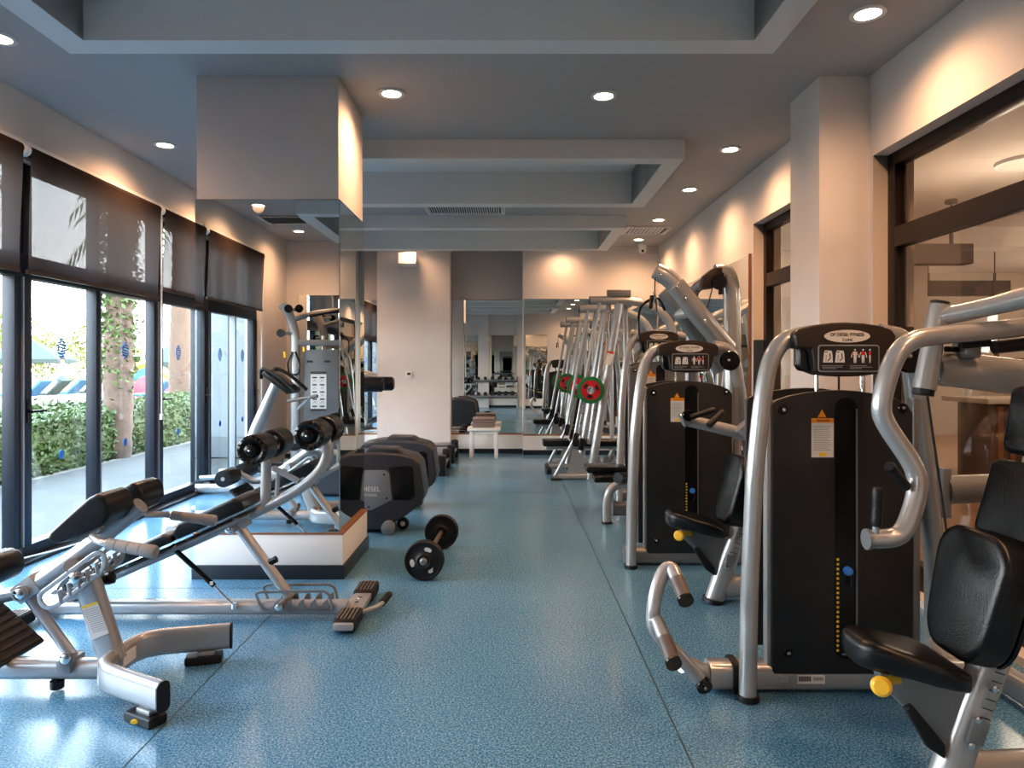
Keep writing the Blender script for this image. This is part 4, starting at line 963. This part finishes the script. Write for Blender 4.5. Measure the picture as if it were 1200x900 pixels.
# ================================================================== ellipticals
def elliptical(T, label, K=V((.5,0,-.08))):
    t = root('elliptical_trainer', label, 'gym machine', V((-1.2,5.55,0))+T, 'dark grey cross trainers in a row on the window side')
    def E(px,py,Y=5.40): return P(px,py,Y)+T
    side = [(380,545),(395,535),(415,531),(440,530),(470,532),(485,536),(492,544),(497,578),(494,590),(478,603),(457,616),(452,622),(400,622),(372,600),(362,575)]
    MB().prism([E(a,b) for a,b in side], (0,.34,0)).build('shell','shell',t,bevel=.03,seg=4,ang=50)
    MB().prism([E(a,b,5.40)+V((0,.06,0)) for a,b in ((425,531),(430,526),(462,527),(470,532))], (0,.22,0)).build('shell_cap','shell',t,bevel=.012)
    g = MB().prism([E(a,b,5.396) for a,b in ((420,553),(423,551),(452,551),(456,555),(459,586),(435,598),(431,598),(417,588))], (0,.02,0)).build('side_panel','shellgrey',t,bevel=.004)
    each(MB().prism([E(a,b,5.397) for a,b in ((456,548),(480,546),(484,549),(486,582),(480,586),(461,586))], (0,.018,0)).prism([E(a,b,5.397) for a,b in ((414,553),(392,552),(388,556),(385,582),(392,588),(412,588))], (0,.018,0)), 'side_grille', 'blackgloss', t,bevel=.003)
    for (a,b) in ((426,556),(450,556),(453,584),(432,594)): bolt(MB(), E(a,b,5.395), .008).build('screw','ink',g)
    text('DIESEL', .052, E(434,573.5,5.394), 'whiteink', g, sx=1.0); text('FITNESS', .030, E(434,580.5,5.394), 'whiteink', g)
    # transport wheels
    for dx, dy in ((0,0),(.06,.10)):
        c = E(458+dx*60,614,5.46)+V((dx,dy,-.01)); c.z = .048
        w = MB().lathe([(.018,.0),(.046,.0),(.048,.01),(.048,.03),(.046,.04),(.018,.04)], c, (0,-1,0), 20).build('wheel','rubber',t)
        MB().lathe([(0,.044),(.018,.044),(.022,.036)], c, (0,-1,0), 16).build('wheel_hub','paper',w)
    c = E(456,616,5.40)+V((0,.0,0)); c.z = .052
    MB().lathe([(0,.0),(.035,.0),(.052,.02),(.052,.09),(0,.10)], c+V((-.0,.02,0)), (0,-1,0), 20).build('end_roller','shellgrey',t)
    MB().tube([E(440,600,5.5),c+V((.02,.12,.02))], .03).build('wheel_bracket','shell',t)
    # rails, pedals, mast, console
    each(MB().tube([V((-1.5,5.57,.06))+T,V((-2.6,5.57,.06))+T], 0, prof=(.10,.09,.03), up=(0,0,1)).tube([V((-2.6,5.3,.04))+T,V((-2.6,5.84,.04))+T], 0, prof=(.08,.08,.03), up=(0,0,1)), 'frame_rail', 'silver', t)
    for y in (5.34,5.80):
        MB().tube([V((-1.35,y,.36))+T,V((-1.9,y,.24))+T,V((-2.45,y,.20))+T], .025, n=12, fillet=.1).build('pedal_arm','silver',t)
        MB().box(V((-1.95,y,.28))+T,(.36,.14,.03)).build('pedal','rubber',t,bevel=.01)
    MB().tube([V((-2.65,5.57,.16))+K+T,V((-2.50,5.57,.7))+K+T,V((-2.28,5.57,1.20))+K+T], [.07,.06,.05], n=18, fillet=.1).build('mast','silver',t)
    cs = MB().box(V((-2.22,5.57,1.23))+K+T,(.34,.36,.06),Matrix.Rotation(R(38),3,'Y')).build('console','blackgloss',t,bevel=.02,seg=3)
    MB().box(V((-2.205,5.57,1.265))+K+T,(.22,.24,.004),Matrix.Rotation(R(38),3,'Y')).build('screen','shroudgrey',cs)
    for s in (-1,1): MB().tube([V((-2.38,5.57+s*.13,1.27))+K+T,V((-2.36,5.57+s*.20,1.38))+K+T,V((-2.20,5.57+s*.21,1.30))+K+T,V((-2.02,5.57+s*.20,1.14))+K+T], .018, n=10, fillet=.06).build('fixed_handle','rubber',t)
    return t
elliptical(V((0,0,0)), 'dark grey cross trainer right behind the mirrored column, nearest in the row')
elliptical(V((0,.92,0)), 'dark grey cross trainer second behind the mirrored column')
elliptical(V((-.61,-4.15,0)), 'dark grey cross trainer by the windows beside the camera, seen in the column mirror')

# treadmills at the back left
def treadmill(y0, y1, xr, label):
    t = root('treadmill', label, 'treadmill', ((-2.0+xr)/2,(y0+y1)/2,0), 'treadmills along the back left')
    MB().span(-2.55,xr-.04,y0+.10,y1-.10,.06,.17).build('deck','shell',t,bevel=.02)
    MB().span(-2.5,xr-.05,y0+.15,y1-.15,.165,.178).build('belt','rubber',t)
    MB().span(-2.55,xr-.09,y0,y0+.11,.03,.21).build('side_rail','silver',t,bevel=.015); MB().span(-2.55,xr-.09,y1-.11,y1,.03,.21).build('side_rail','silver',t,bevel=.015)
    MB().span(xr-.10,xr,y0-.01,y0+.14,.0,.245).build('end_cap','rubber',t,bevel=.02); MB().span(xr-.10,xr,y1-.14,y1+.01,.0,.245).build('end_cap','rubber',t,bevel=.02)
    MB().cyl((xr-.05,y0+.1,.12),(xr-.05,y1-.1,.12),.045).build('rear_roller','blackgloss',t)
    MB().span(-3.0,-2.5,y0,y1,.0,.26).build('motor_hood','shell',t,bevel=.05,seg=3)
    for y in (y0+.05,y1-.05): MB().tube([(-2.6,y,.2),(-2.75,y,1.25),(-2.25,y,1.1)], .03, n=12, fillet=.1).build('upright','silver',t)
    MB().box((-2.78,(y0+y1)/2,1.38),(.06,y1-y0-.1,.32),Matrix.Rotation(R(-25),3,'Y')).build('console','blackgloss',t,bevel=.02)
treadmill(8.20,8.98,-.76,'treadmill in the back left row, nearer one beyond the cross trainers')
treadmill(9.28,10.05,-.74,'treadmill in the back left row, farther one beside the pilaster')

# abdominal machine behind the column: only its rollers show
ab = root('abdominal_machine', 'weight machine behind the column with two black brown padded rollers sticking out', 'gym machine', (-1.75,7.3,0))
MB().tube([(-2.0,7.3,.05),(-1.95,7.3,1.5)], .05).tube([(-2.3,7.3,.05),(-1.3,7.3,.05)], 0, prof=(.1,.1,.03), up=(0,0,1)).tube([(-1.95,7.3,1.3),(-1.7,7.3,1.22),(-1.55,7.2,1.17)], .035, fillet=.1).build('frame','silver',ab)
for (x,y) in ((-1.30,7.05),(-1.26,7.42)):
    MB().lathe([(0,0),(.055,.0),(.075,.015),(.075,.28),(.055,.3),(0,.3)], (x-.28,y,1.12), (1,0,0), 24).build('padded_roller','vinyl',ab)
    MB().cyl((x-.4,y,1.12),(x-.27,y,1.12),.03).build('roller_axle','silver',ab)
MB().cyl((-1.62,7.0,1.12),(-1.62,7.5,1.12),.03).build('roller_cross_bar','silver',ab)
MB().prism(rrect(-2.35,-1.85,.1,1.25,.05,7.55), (0,.25,0)).build('weight_shroud','shroudgrey',ab,bevel=.01)
MB().box((-1.5,7.3,.45),(.4,.3,.08)).build('seat','vinyl',ab,bevel=.02); MB().tube([(-1.5,7.3,.42),(-1.5,7.3,.05)], .035).build('seat_post','silver',ab)

# stool with towels
st = root('white_stool', 'small white square stool standing before the back mirror', 'stool', (-.36,10.0,0))
MB().span(-.60,-.13,9.8,10.2,.39,.43).build('seat','white',st,bevel=.006)
for x in (-.545,-.19):
    for y in (9.85,10.15): MB().span(x-.025,x+.025,y-.025,y+.025,0,.39).build('leg','white',st,bevel=.003)
each(MB().span(-.54,-.19,9.84,9.86,.34,.39).span(-.54,-.19,10.14,10.16,.34,.39), 'apron', 'white', st)
for k in range(4):
    tag(MB().span(-.53,-.21,9.86,10.14,.432+k*.036,.466+k*.036).build('folded_towel','towel',bevel=.014,seg=3), 'grey brown folded towel, ' + ['bottom one of the pile on the white stool','second from the bottom of the pile on the white stool','third from the bottom of the pile on the white stool','topmost of the pile on the white stool'][k], 'towel', 'folded towels on the stool')

# ================================================================== behind the camera (seen in mirrors)
mg = root('cable_station', 'cable station with grey panel and exercise card, seen in the column mirror', 'gym machine', (-2.55,-.75,0))
MB().tube([(-2.82,-.62,.0),(-2.82,-.62,1.72),(-2.90,-.60,2.02),(-2.98,-.58,2.12)], 0, prof=(.12,.09,.035), up=(0,1,0), fillet=.12).build('main_column','silver',mg)
MB().prism(rrect(-2.72,-2.26,.12,1.53,.03,-.66), (0,-.28,0)).build('weight_shroud','shroudgrey',mg,bevel=.008)
ca = MB().span(-2.63,-2.42,-.66,-.652,.72,1.24).build('exercise_card','paper',mg)
each(MB().span(-2.63,-2.42,-.651,-.649,1.205,1.24).span(-2.63,-2.42,-.651,-.649,.72,.745), 'card_header', 'shroud', ca)
m = MB()
for r_ in range(5):
    for c_ in range(2):
        x = -2.575+c_*.10; z = 1.15-r_*.095; m.span(x-.03,x+.03,-.651,-.649,z,z+.018); m.tube([(x-.02,-.65,z-.05),(x,-.65,z-.02),(x+.02,-.65,z-.045)], .003, n=5, fillet=0)
m.build('card_figure','shroud',ca)
each(MB().span(-2.68,-2.60,-.658,-.65,1.36,1.385).span(-2.45,-2.37,-.658,-.65,1.36,1.385), 'panel_slot', 'ink', mg)
MB().cyl((-2.50,-.8,1.45),(-2.50,-.8,1.72),.03).build('guide_post','silver',mg)
each(MB().tube([(-2.80,-.62,1.62),(-2.2,-.70,1.62)], 0, prof=(.08,.08,.015), up=(0,0,1)).tube([(-2.86,-.62,1.92),(-2.55,-.62,2.02),(-2.22,-.66,2.05)], .035, n=14, fillet=.2).tube([(-2.20,-.72,1.62),(-2.20,-.72,.05)], .03), 'upper_frame', 'silver2', mg)
grip((-2.62,-.58,1.97), (-2.24,-.60,2.04), .022, mg)
MB().tube([(-2.97,-.56,1.74),(-2.82,-.60,1.74)], .022).build('pulley_arm','silver2',mg)
MB().tube([(-2.90,-.56,2.04),(-2.74,-.56,2.06)], .022).build('pulley_arm','silver2',mg)
for (x,z) in ((-2.88,2.06),(-2.74,2.06),(-2.98,1.74)):
    MB().lathe([(0,0),(.05,0),(.055,.02),(.05,.04),(0,.04)], (x,-.54,z), (0,1,0), 22).build('pulley','blackgloss',mg)
MB().tube([(-2.84,-.55,1.5),(-2.90,-.55,1.35),(-2.88,-.55,1.2),(-2.76,-.55,1.2),(-2.74,-.55,1.35),(-2.80,-.55,1.5)], .012, n=10, fillet=.04).build('strap_handle','blackgloss',mg)
each(MB().cyl((-2.93,-.54,1.5),(-2.93,-.54,1.42),.02).cyl((-2.68,-.54,1.56),(-2.68,-.54,1.50),.02), 'snap_hook', 'yellow', mg)
MB().tube([(-3.0,-.75,.04),(-2.1,-.75,.04)], 0, prof=(.1,.08,.02), up=(0,0,1)).build('base_beam','silver2',mg)
MB().tube([(-2.75,-.5,.75),(-2.55,-.35,.92)], .02).build('leg_roller_arm','silver',mg); grip((-2.85,-.4,.86),(-2.45,-.35,.93),.022,mg,m='gripbrown')

dr = root('dumbbell_rack', 'two tier dumbbell rack against the wall behind the camera, seen in the back mirror', 'rack', (-.55,-1.0,0))
for x in (-1.75,.25): MB().tube([(x,-1.25,.03),(x,-.78,.03)], 0, prof=(.06,.06,.015), up=(0,0,1)).tube([(x,-1.2,.05),(x,-1.15,1.0)], 0, prof=(.06,.06,.015), up=(0,1,0)).build('side_frame','silver',dr)
for z in (.35,.85): MB().box((-.75,-1.02,z),(2.0,.30,.025),Matrix.Rotation(R(14),3,'X')).build('shelf','silver2',dr)
d0 = None
for z, r_ in ((.35,.058),(.85,.048)):
    for k in range(9):
        x = -1.62+k*.215
        lab = f'black dumbbell on the {"lower" if z < .5 else "upper"} shelf of the rack behind the camera'
        t = root('dumbbell', lab, 'dumbbell', (x,-1.02,z+r_+.013), f'dumbbells on the {"lower" if z < .5 else "upper"} shelf')
        c = V((x,-1.02,z+r_+.018))
        MB().cyl(c+V((0,-.11,-.02)), c+V((0,.11,.035)), .014, n=10).build('handle','chrome',t)
        MB().lathe([(0,0),(r_*.8,0),(r_,.01),(r_,.07),(r_*.8,.08),(0,.08)], c+V((0,.05,.015)), (0,1,.25), 16).build('head','rubber',t)
        MB().lathe([(0,0),(r_*.8,0),(r_,.01),(r_,.07),(r_*.8,.08),(0,.08)], c+V((0,-.13,-.03)), (0,1,.25), 16).build('head','rubber',t)

# ================================================================== OUTSIDE
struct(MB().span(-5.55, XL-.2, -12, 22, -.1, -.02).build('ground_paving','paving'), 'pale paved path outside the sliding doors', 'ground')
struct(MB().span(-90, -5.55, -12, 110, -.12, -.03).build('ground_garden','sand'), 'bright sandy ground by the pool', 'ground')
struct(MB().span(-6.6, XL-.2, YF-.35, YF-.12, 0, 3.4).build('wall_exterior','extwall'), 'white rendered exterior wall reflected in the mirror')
struct(MB().span(-6.62, XL-.2, YF-.12, YF-.10, 0, .3).build('trim_14','shroudgrey'), 'dark base band of the exterior wall')
def leaves(m, n, fn, size, rnd):
    for _ in range(n):
        p, s = fn(rnd); p = V(p); a = V((rnd.uniform(-1,1),rnd.uniform(-1,1),rnd.uniform(-.6,1))).normalized(); u = a.orthogonal().normalized(); w = a.cross(u)
        an = rnd.uniform(0,6.28); u, w = u*math.cos(an)+w*math.sin(an), w*math.cos(an)-u*math.sin(an); q = size*rnd.uniform(.6,1.3)
        m.add([p-u*q, p+w*q*.45, p+u*q, p-w*q*.45], [(0,1,2,3)])
    return m
rnd = random.Random(3)
hg = root('garden_hedge', 'long clipped green hedge along the paved path outside the doors', 'hedge', (-6.1,9,-.03))
MB().span(-7.3,-5.72,-1.2,16,-.03,.64).build('hedge_core','hedge',hg,bevel=.05)
m = MB()
def hf(r):
    y = r.uniform(3,16); k = r.random()
    if k < .55: return (-5.66-abs(r.gauss(0,.05)), y, r.uniform(-.02,.72)), 1
    return (r.uniform(-7.4,-5.66), y, .68+r.gauss(0,.05)), 1
leaves(m, 15000, hf, .038, rnd); 
o = m.build('hedge_foliage','hedge',hg); o['kind'] = 'stuff'
def palm(x,y,r0,h,ivy,label):
    t = root('palm_tree', label, 'palm tree', (x,y,-.03))
    m = MB(); pr = []; n = 34
    for k in range(n+1):
        z = h*k/n; pr.append((r0*(1+.10*(k % 2)+.12*math.sin(z*1.3)), z))
    m.lathe(pr, (x,y,-.03), (0.01,0,1), 18); m.build('trunk','trunk',t)
    fm = MB(); rr = random.Random(int(x*10))
    for k in range(22):
        a = k*2*math.pi/22+rr.uniform(-.1,.1); el = rr.uniform(.1,1.1); L_ = rr.uniform(2.0,2.7); pv = None
        d = V((math.cos(a),math.sin(a),0))
        for j in range(9):
            s = j/8; p = V((x,y,h))+d*L_*s*math.cos(el*.5)+V((0,0,math.sin(el)*L_*s-1.3*L_*s*s*.7))
            if pv is not None:
                sd = d.cross(V((0,0,1))); 
                for q in (-1,1):
                    for e in range(3):
                        b_ = pv.lerp(p, e/3); fm.add([b_, b_+(p-pv)*.25, b_+sd*q*.45*(1-s*.6)+(p-pv)*.7-V((0,0,.12))], [(0,1,2)])
            pv = p
    fm.build('fronds','frond',t)
    if ivy:
        im = MB()
        def iv(r):
            a = r.uniform(0,6.28); q = r0*1.15+abs(r.gauss(0,.05))
            return (x+q*math.cos(a), y+q*math.sin(a), .9+(r.random()**.6)*3.2), 1
        leaves(im, 2600, iv, .045, rr)
        im.build('ivy','ivy',t)
palm(-5.75,10.15,.17,5.2,True,'thick palm trunk wrapped in ivy behind the hedge, nearer one')
palm(-7.2,15.1,.20,5.0,False,'bare palm trunk farther along the hedge, right of the ivy covered one')
def tree(x,y,r,h,label,n=1500,m_='tree'):
    t = root('garden_tree', label, 'tree', (x,y,-.03)); rr = random.Random(int(x*7+y))
    MB().tube([(x,y,-.03),(x+.1,y,h*.5),(x,y+.1,h*.8)], [.18,.13,.06], n=10).build('trunk','trunk',t)
    cl = [V((rr.gauss(0,.45),rr.gauss(0,.45),rr.gauss(0,.3)))*r for _ in range(9)]
    def fn(q):
        c = cl[q.randrange(9)]; d = V((q.gauss(0,1),q.gauss(0,1),q.gauss(0,1))).normalized()*r*.5*q.random()**.3
        return (V((x,y,h))+c+d, 1)
    leaves(MB(), n, fn, r*.07, rr).build('crown',m_,t)
for k,(x,y,r,h,lab) in enumerate(((-33.8,52,2.4,2.2,'sunlit yellow green tree behind the parasols, seen in the left pane'),(-40.5,58,2.6,2.4,'yellow green tree at the left edge of the garden'),(-38.0,66,2.6,2.6,'yellow green tree behind the ivy covered palm'),(-28.5,58,2.0,1.7,'small bright tree right behind the bare palm'),(-29,64,2.6,1.6,'bright tree farthest right, beside the column edge'),(-50,70,4,3.5,'tall bright tree far at the left of the garden'))):
    tree(x,y,r,h,lab)
def parasol(x,y,w,h,label):
    t = root('parasol', label, 'parasol', (x,y,-.03), 'pale parasols by the pool')
    MB().cyl((x,y,-.03),(x,y,h),.04,n=10).build('pole','white',t)
    n = 8; vs = [V((x,y,h))]+[V((x+w*math.cos(k*math.pi/4+.4),y+w*math.sin(k*math.pi/4+.4),h-.95)) for k in range(n)]
    vs += [v-V((0,0,.18)) for v in vs[1:]]
    MB().add(vs, [(0,k+1,(k+1) % n+1) for k in range(n)]+[(k+1,(k+1) % n+1,(k+1) % n+1+n,k+1+n) for k in range(n)]).build('canopy','canvas',t,ang=5)
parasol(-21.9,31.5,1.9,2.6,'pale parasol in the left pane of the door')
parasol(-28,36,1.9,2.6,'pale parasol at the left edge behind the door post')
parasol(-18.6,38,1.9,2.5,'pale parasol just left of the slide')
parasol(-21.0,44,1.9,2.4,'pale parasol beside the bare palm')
def lounger(x,y,label,c):
    t = root('sun_lounger', label, 'lounger', (x,y,-.03), 'sun loungers by the pool')
    MB().span(x-.9,x+.5,y-.3,y+.3,.28,.36).build('cushion',c,t); MB().prism([(x+.5,y-.3,.28),(x+.5,y-.3,.36),(x+1.0,y-.3,.85),(x+1.05,y-.3,.8)], (0,.6,0)).build('backrest',c,t)
    for sx in (-.8,.4):
        for sy in (-.25,.25): MB().cyl((x+sx,y+sy,-.03),(x+sx,y+sy,.3),.03,n=6).build('leg','white',t)
for k, (px_, ly) in enumerate(((20,24),(45,25),(68,26),(88,27),(165,24),(190,25),(207,26))):
    lounger(-(597-px_)/F*ly, ly, 'sun lounger by the pool, ' + ['leftmost in the left pane','second from the left','third from the left, in front of the bather','fourth from the left, beside the door mullion','first one right of the ivy covered palm','in front of the slide','last one, beside the bare palm'][k], 'towelblue' if k % 2 == 0 else 'canvas')
# play slide
ps = root('pool_slide', 'red, yellow and blue children slide by the pool between the palms', 'slide', (-14.5,28,0))
MB().prism([(-16.3,28,-.03),(-16.2,28,.25),(-14.8,28,.95),(-13.3,28,.25),(-13.2,28,-.03)], (0,1.6,0)).build('slide_base','red',ps,bevel=.05)
MB().tube([(-16.0,28.1,.4),(-15.3,28.1,1.3),(-14.6,28.1,1.5),(-13.8,28.1,.9),(-13.2,28.1,.5)], .16, n=12, fillet=.4).build('slide_rim','yellow',ps)
MB().prism([(-16.1,28.5,.3),(-15.9,28.5,1.1),(-15.0,28.5,1.7),(-14.9,28.5,.8)], (0,.8,0)).build('slide_ramp','blue',ps,bevel=.05)
# bather
pt = root('person', 'person in dark swim shorts standing with arms lowered by the pool', 'person', (-19.4,30,-.03))
def figure(parent, base):
    me = bpy.data.meshes.new('body'); bx_, by_, bz_ = 0,0,0
    pts = [(0,0,.92,.13),(0,0,1.15,.13),(0,0,1.38,.15),(0,0,1.50,.055),(0,0,1.57,.075),(0,0,1.68,.085),
           (.10,0,.86,.09),(.13,.02,.48,.065),(.13,0,.08,.04),(.13,-.14,.03,.035),
           (-.10,0,.86,.09),(-.16,-.05,.48,.065),(-.19,.05,.08,.04),(-.19,-.09,.03,.035),
           (.20,0,1.40,.06),(.27,.03,1.12,.045),(.29,-.05,.88,.033),(.30,-.08,.78,.03),
           (-.20,0,1.40,.06),(-.27,.03,1.12,.045),(-.29,-.05,.88,.033),(-.30,-.08,.78,.03)]
    es = [(0,1),(1,2),(2,3),(3,4),(4,5),(0,6),(6,7),(7,8),(8,9),(0,10),(10,11),(11,12),(12,13),(2,14),(14,15),(15,16),(16,17),(2,18),(18,19),(19,20),(20,21)]
    me.from_pydata([p[:3] for p in pts], es, []); o = bpy.data.objects.new('body', me); C.objects.link(o); o.parent = parent
    md = o.modifiers.new('s','SKIN'); sv = me.skin_vertices[0].data
    for i, p in enumerate(pts): sv[i].radius = (p[3], p[3])
    sv[0].use_root = True
    o.modifiers.new('d','SUBSURF').levels = 1; o.modifiers['d'].render_levels = 2
    me.materials.append(M['skin']); ORG[o.name] = ORG[parent.name]
    b = ORG[parent.name]
    MB().lathe([(0,.08),(.06,.07),(.09,.02),(.092,-.04),(.07,-.07)], b+V((0,.012,1.70)), (0,0,1), 16).build('hair','hair',parent)
    MB().lathe([(.135,.95),(.165,.86),(.18,.78),(0,.78)], b, (0,0,1), 16).tube([b+V((.10,0,.84)),b+V((.13,.02,.55))], [.115,.095], n=12).tube([b+V((-.10,0,.84)),b+V((-.15,-.03,.55))], [.115,.095], n=12).build('swim_shorts','trunks',parent)
figure(pt, None)

# ================================================================== LIGHT, WORLD, CAMERA
w = bpy.data.worlds.new('World'); bpy.context.scene.world = w; w.use_nodes = True
nt = w.node_tree; n = nt.nodes; L = nt.links; bg = n['Background']
tc = n.new('ShaderNodeTexCoord'); sp = n.new('ShaderNodeSeparateXYZ'); L.new(tc.outputs['Generated'], sp.inputs[0])
rp = n.new('ShaderNodeValToRGB'); e = rp.color_ramp.elements
e[0].position = .0; e[0].color = (1,.97,.92,1); e[1].position = .6; e[1].color = (.55,.76,1,1)
L.new(sp.outputs['Z'], rp.inputs[0]); L.new(rp.outputs[0], bg.inputs['Color']); bg.inputs['Strength'].default_value = 12.0
s = bpy.data.lights.new('sun', 'SUN'); s.energy = 4.0; s.color = (1,.93,.82); s.angle = R(2)
so = bpy.data.objects.new('sun', s); C.objects.link(so); so.location = (0,0,10)
so.rotation_euler = V((-.55,.35,-.75)).to_track_quat('-Z','Y').to_euler()
pl = bpy.data.lights.new('door_portal', 'AREA'); pl.shape = 'RECTANGLE'; pl.size = OY1-OY0; pl.size_y = 2.6; pl.cycles.is_portal = True
po = bpy.data.objects.new('door_portal', pl); C.objects.link(po); po.location = (XL-.22, (OY0+OY1)/2, 1.33)
po.rotation_euler = Matrix(((0,0,-1),(1,0,0),(0,-1,0))).to_euler()   # -Z local -> +X
for k, (x, y) in enumerate(((4.5,3.0),(4.5,6.0),(7.5,3.5),(7.5,8.0),(4.0,11.5),(9.5,11))):  # added fill for the lobby: invented discs, point lamps hung below them
    t = root('lobby_fill_light', 'flat round ceiling light added to brighten the lobby beyond the interior window', 'light', (x,y,3.06), 'added lobby fill lights')
    MB().lathe([(.22,0),(.24,0),(.24,.03)], (x,y,3.06), (0,0,1)).build('rim','plasticw',t)
    MB().lathe([(0,.004),(.22,.004)], (x,y,3.058), (0,0,1)).build('diffuser','rceil',t)
    l = bpy.data.lights.new('lobby_fill_lamp','POINT'); l.energy = 38; l.color = (1,.86,.72); l.shadow_soft_size = .2
    o = bpy.data.objects.new('lobby_fill_lamp', l); C.objects.link(o); o.parent = t; o.location = (0,0,-.7)

cam = bpy.data.cameras.new('camera'); co = bpy.data.objects.new('camera', cam); C.objects.link(co)
co.location = (0,0,CH); co.rotation_euler = (R(90),0,0)
cam.sensor_width = 36; cam.lens = F/1200*36; cam.shift_x = 3/1200; cam.shift_y = -20/1200; cam.clip_start = .02; cam.clip_end = 300
sc = bpy.context.scene; sc.camera = co
sc.view_settings.view_transform = VT; sc.view_settings.look = LK; sc.view_settings.exposure = EX
cy = sc.cycles
cy.max_bounces = 10; cy.diffuse_bounces = 5; cy.glossy_bounces = 6; cy.transparent_max_bounces = 16; cy.transmission_bounces = 6
cy.caustics_reflective = True; cy.caustics_refractive = False; cy.sample_clamp_indirect = 6; cy.blur_glossy = .5
cy.use_denoising = True
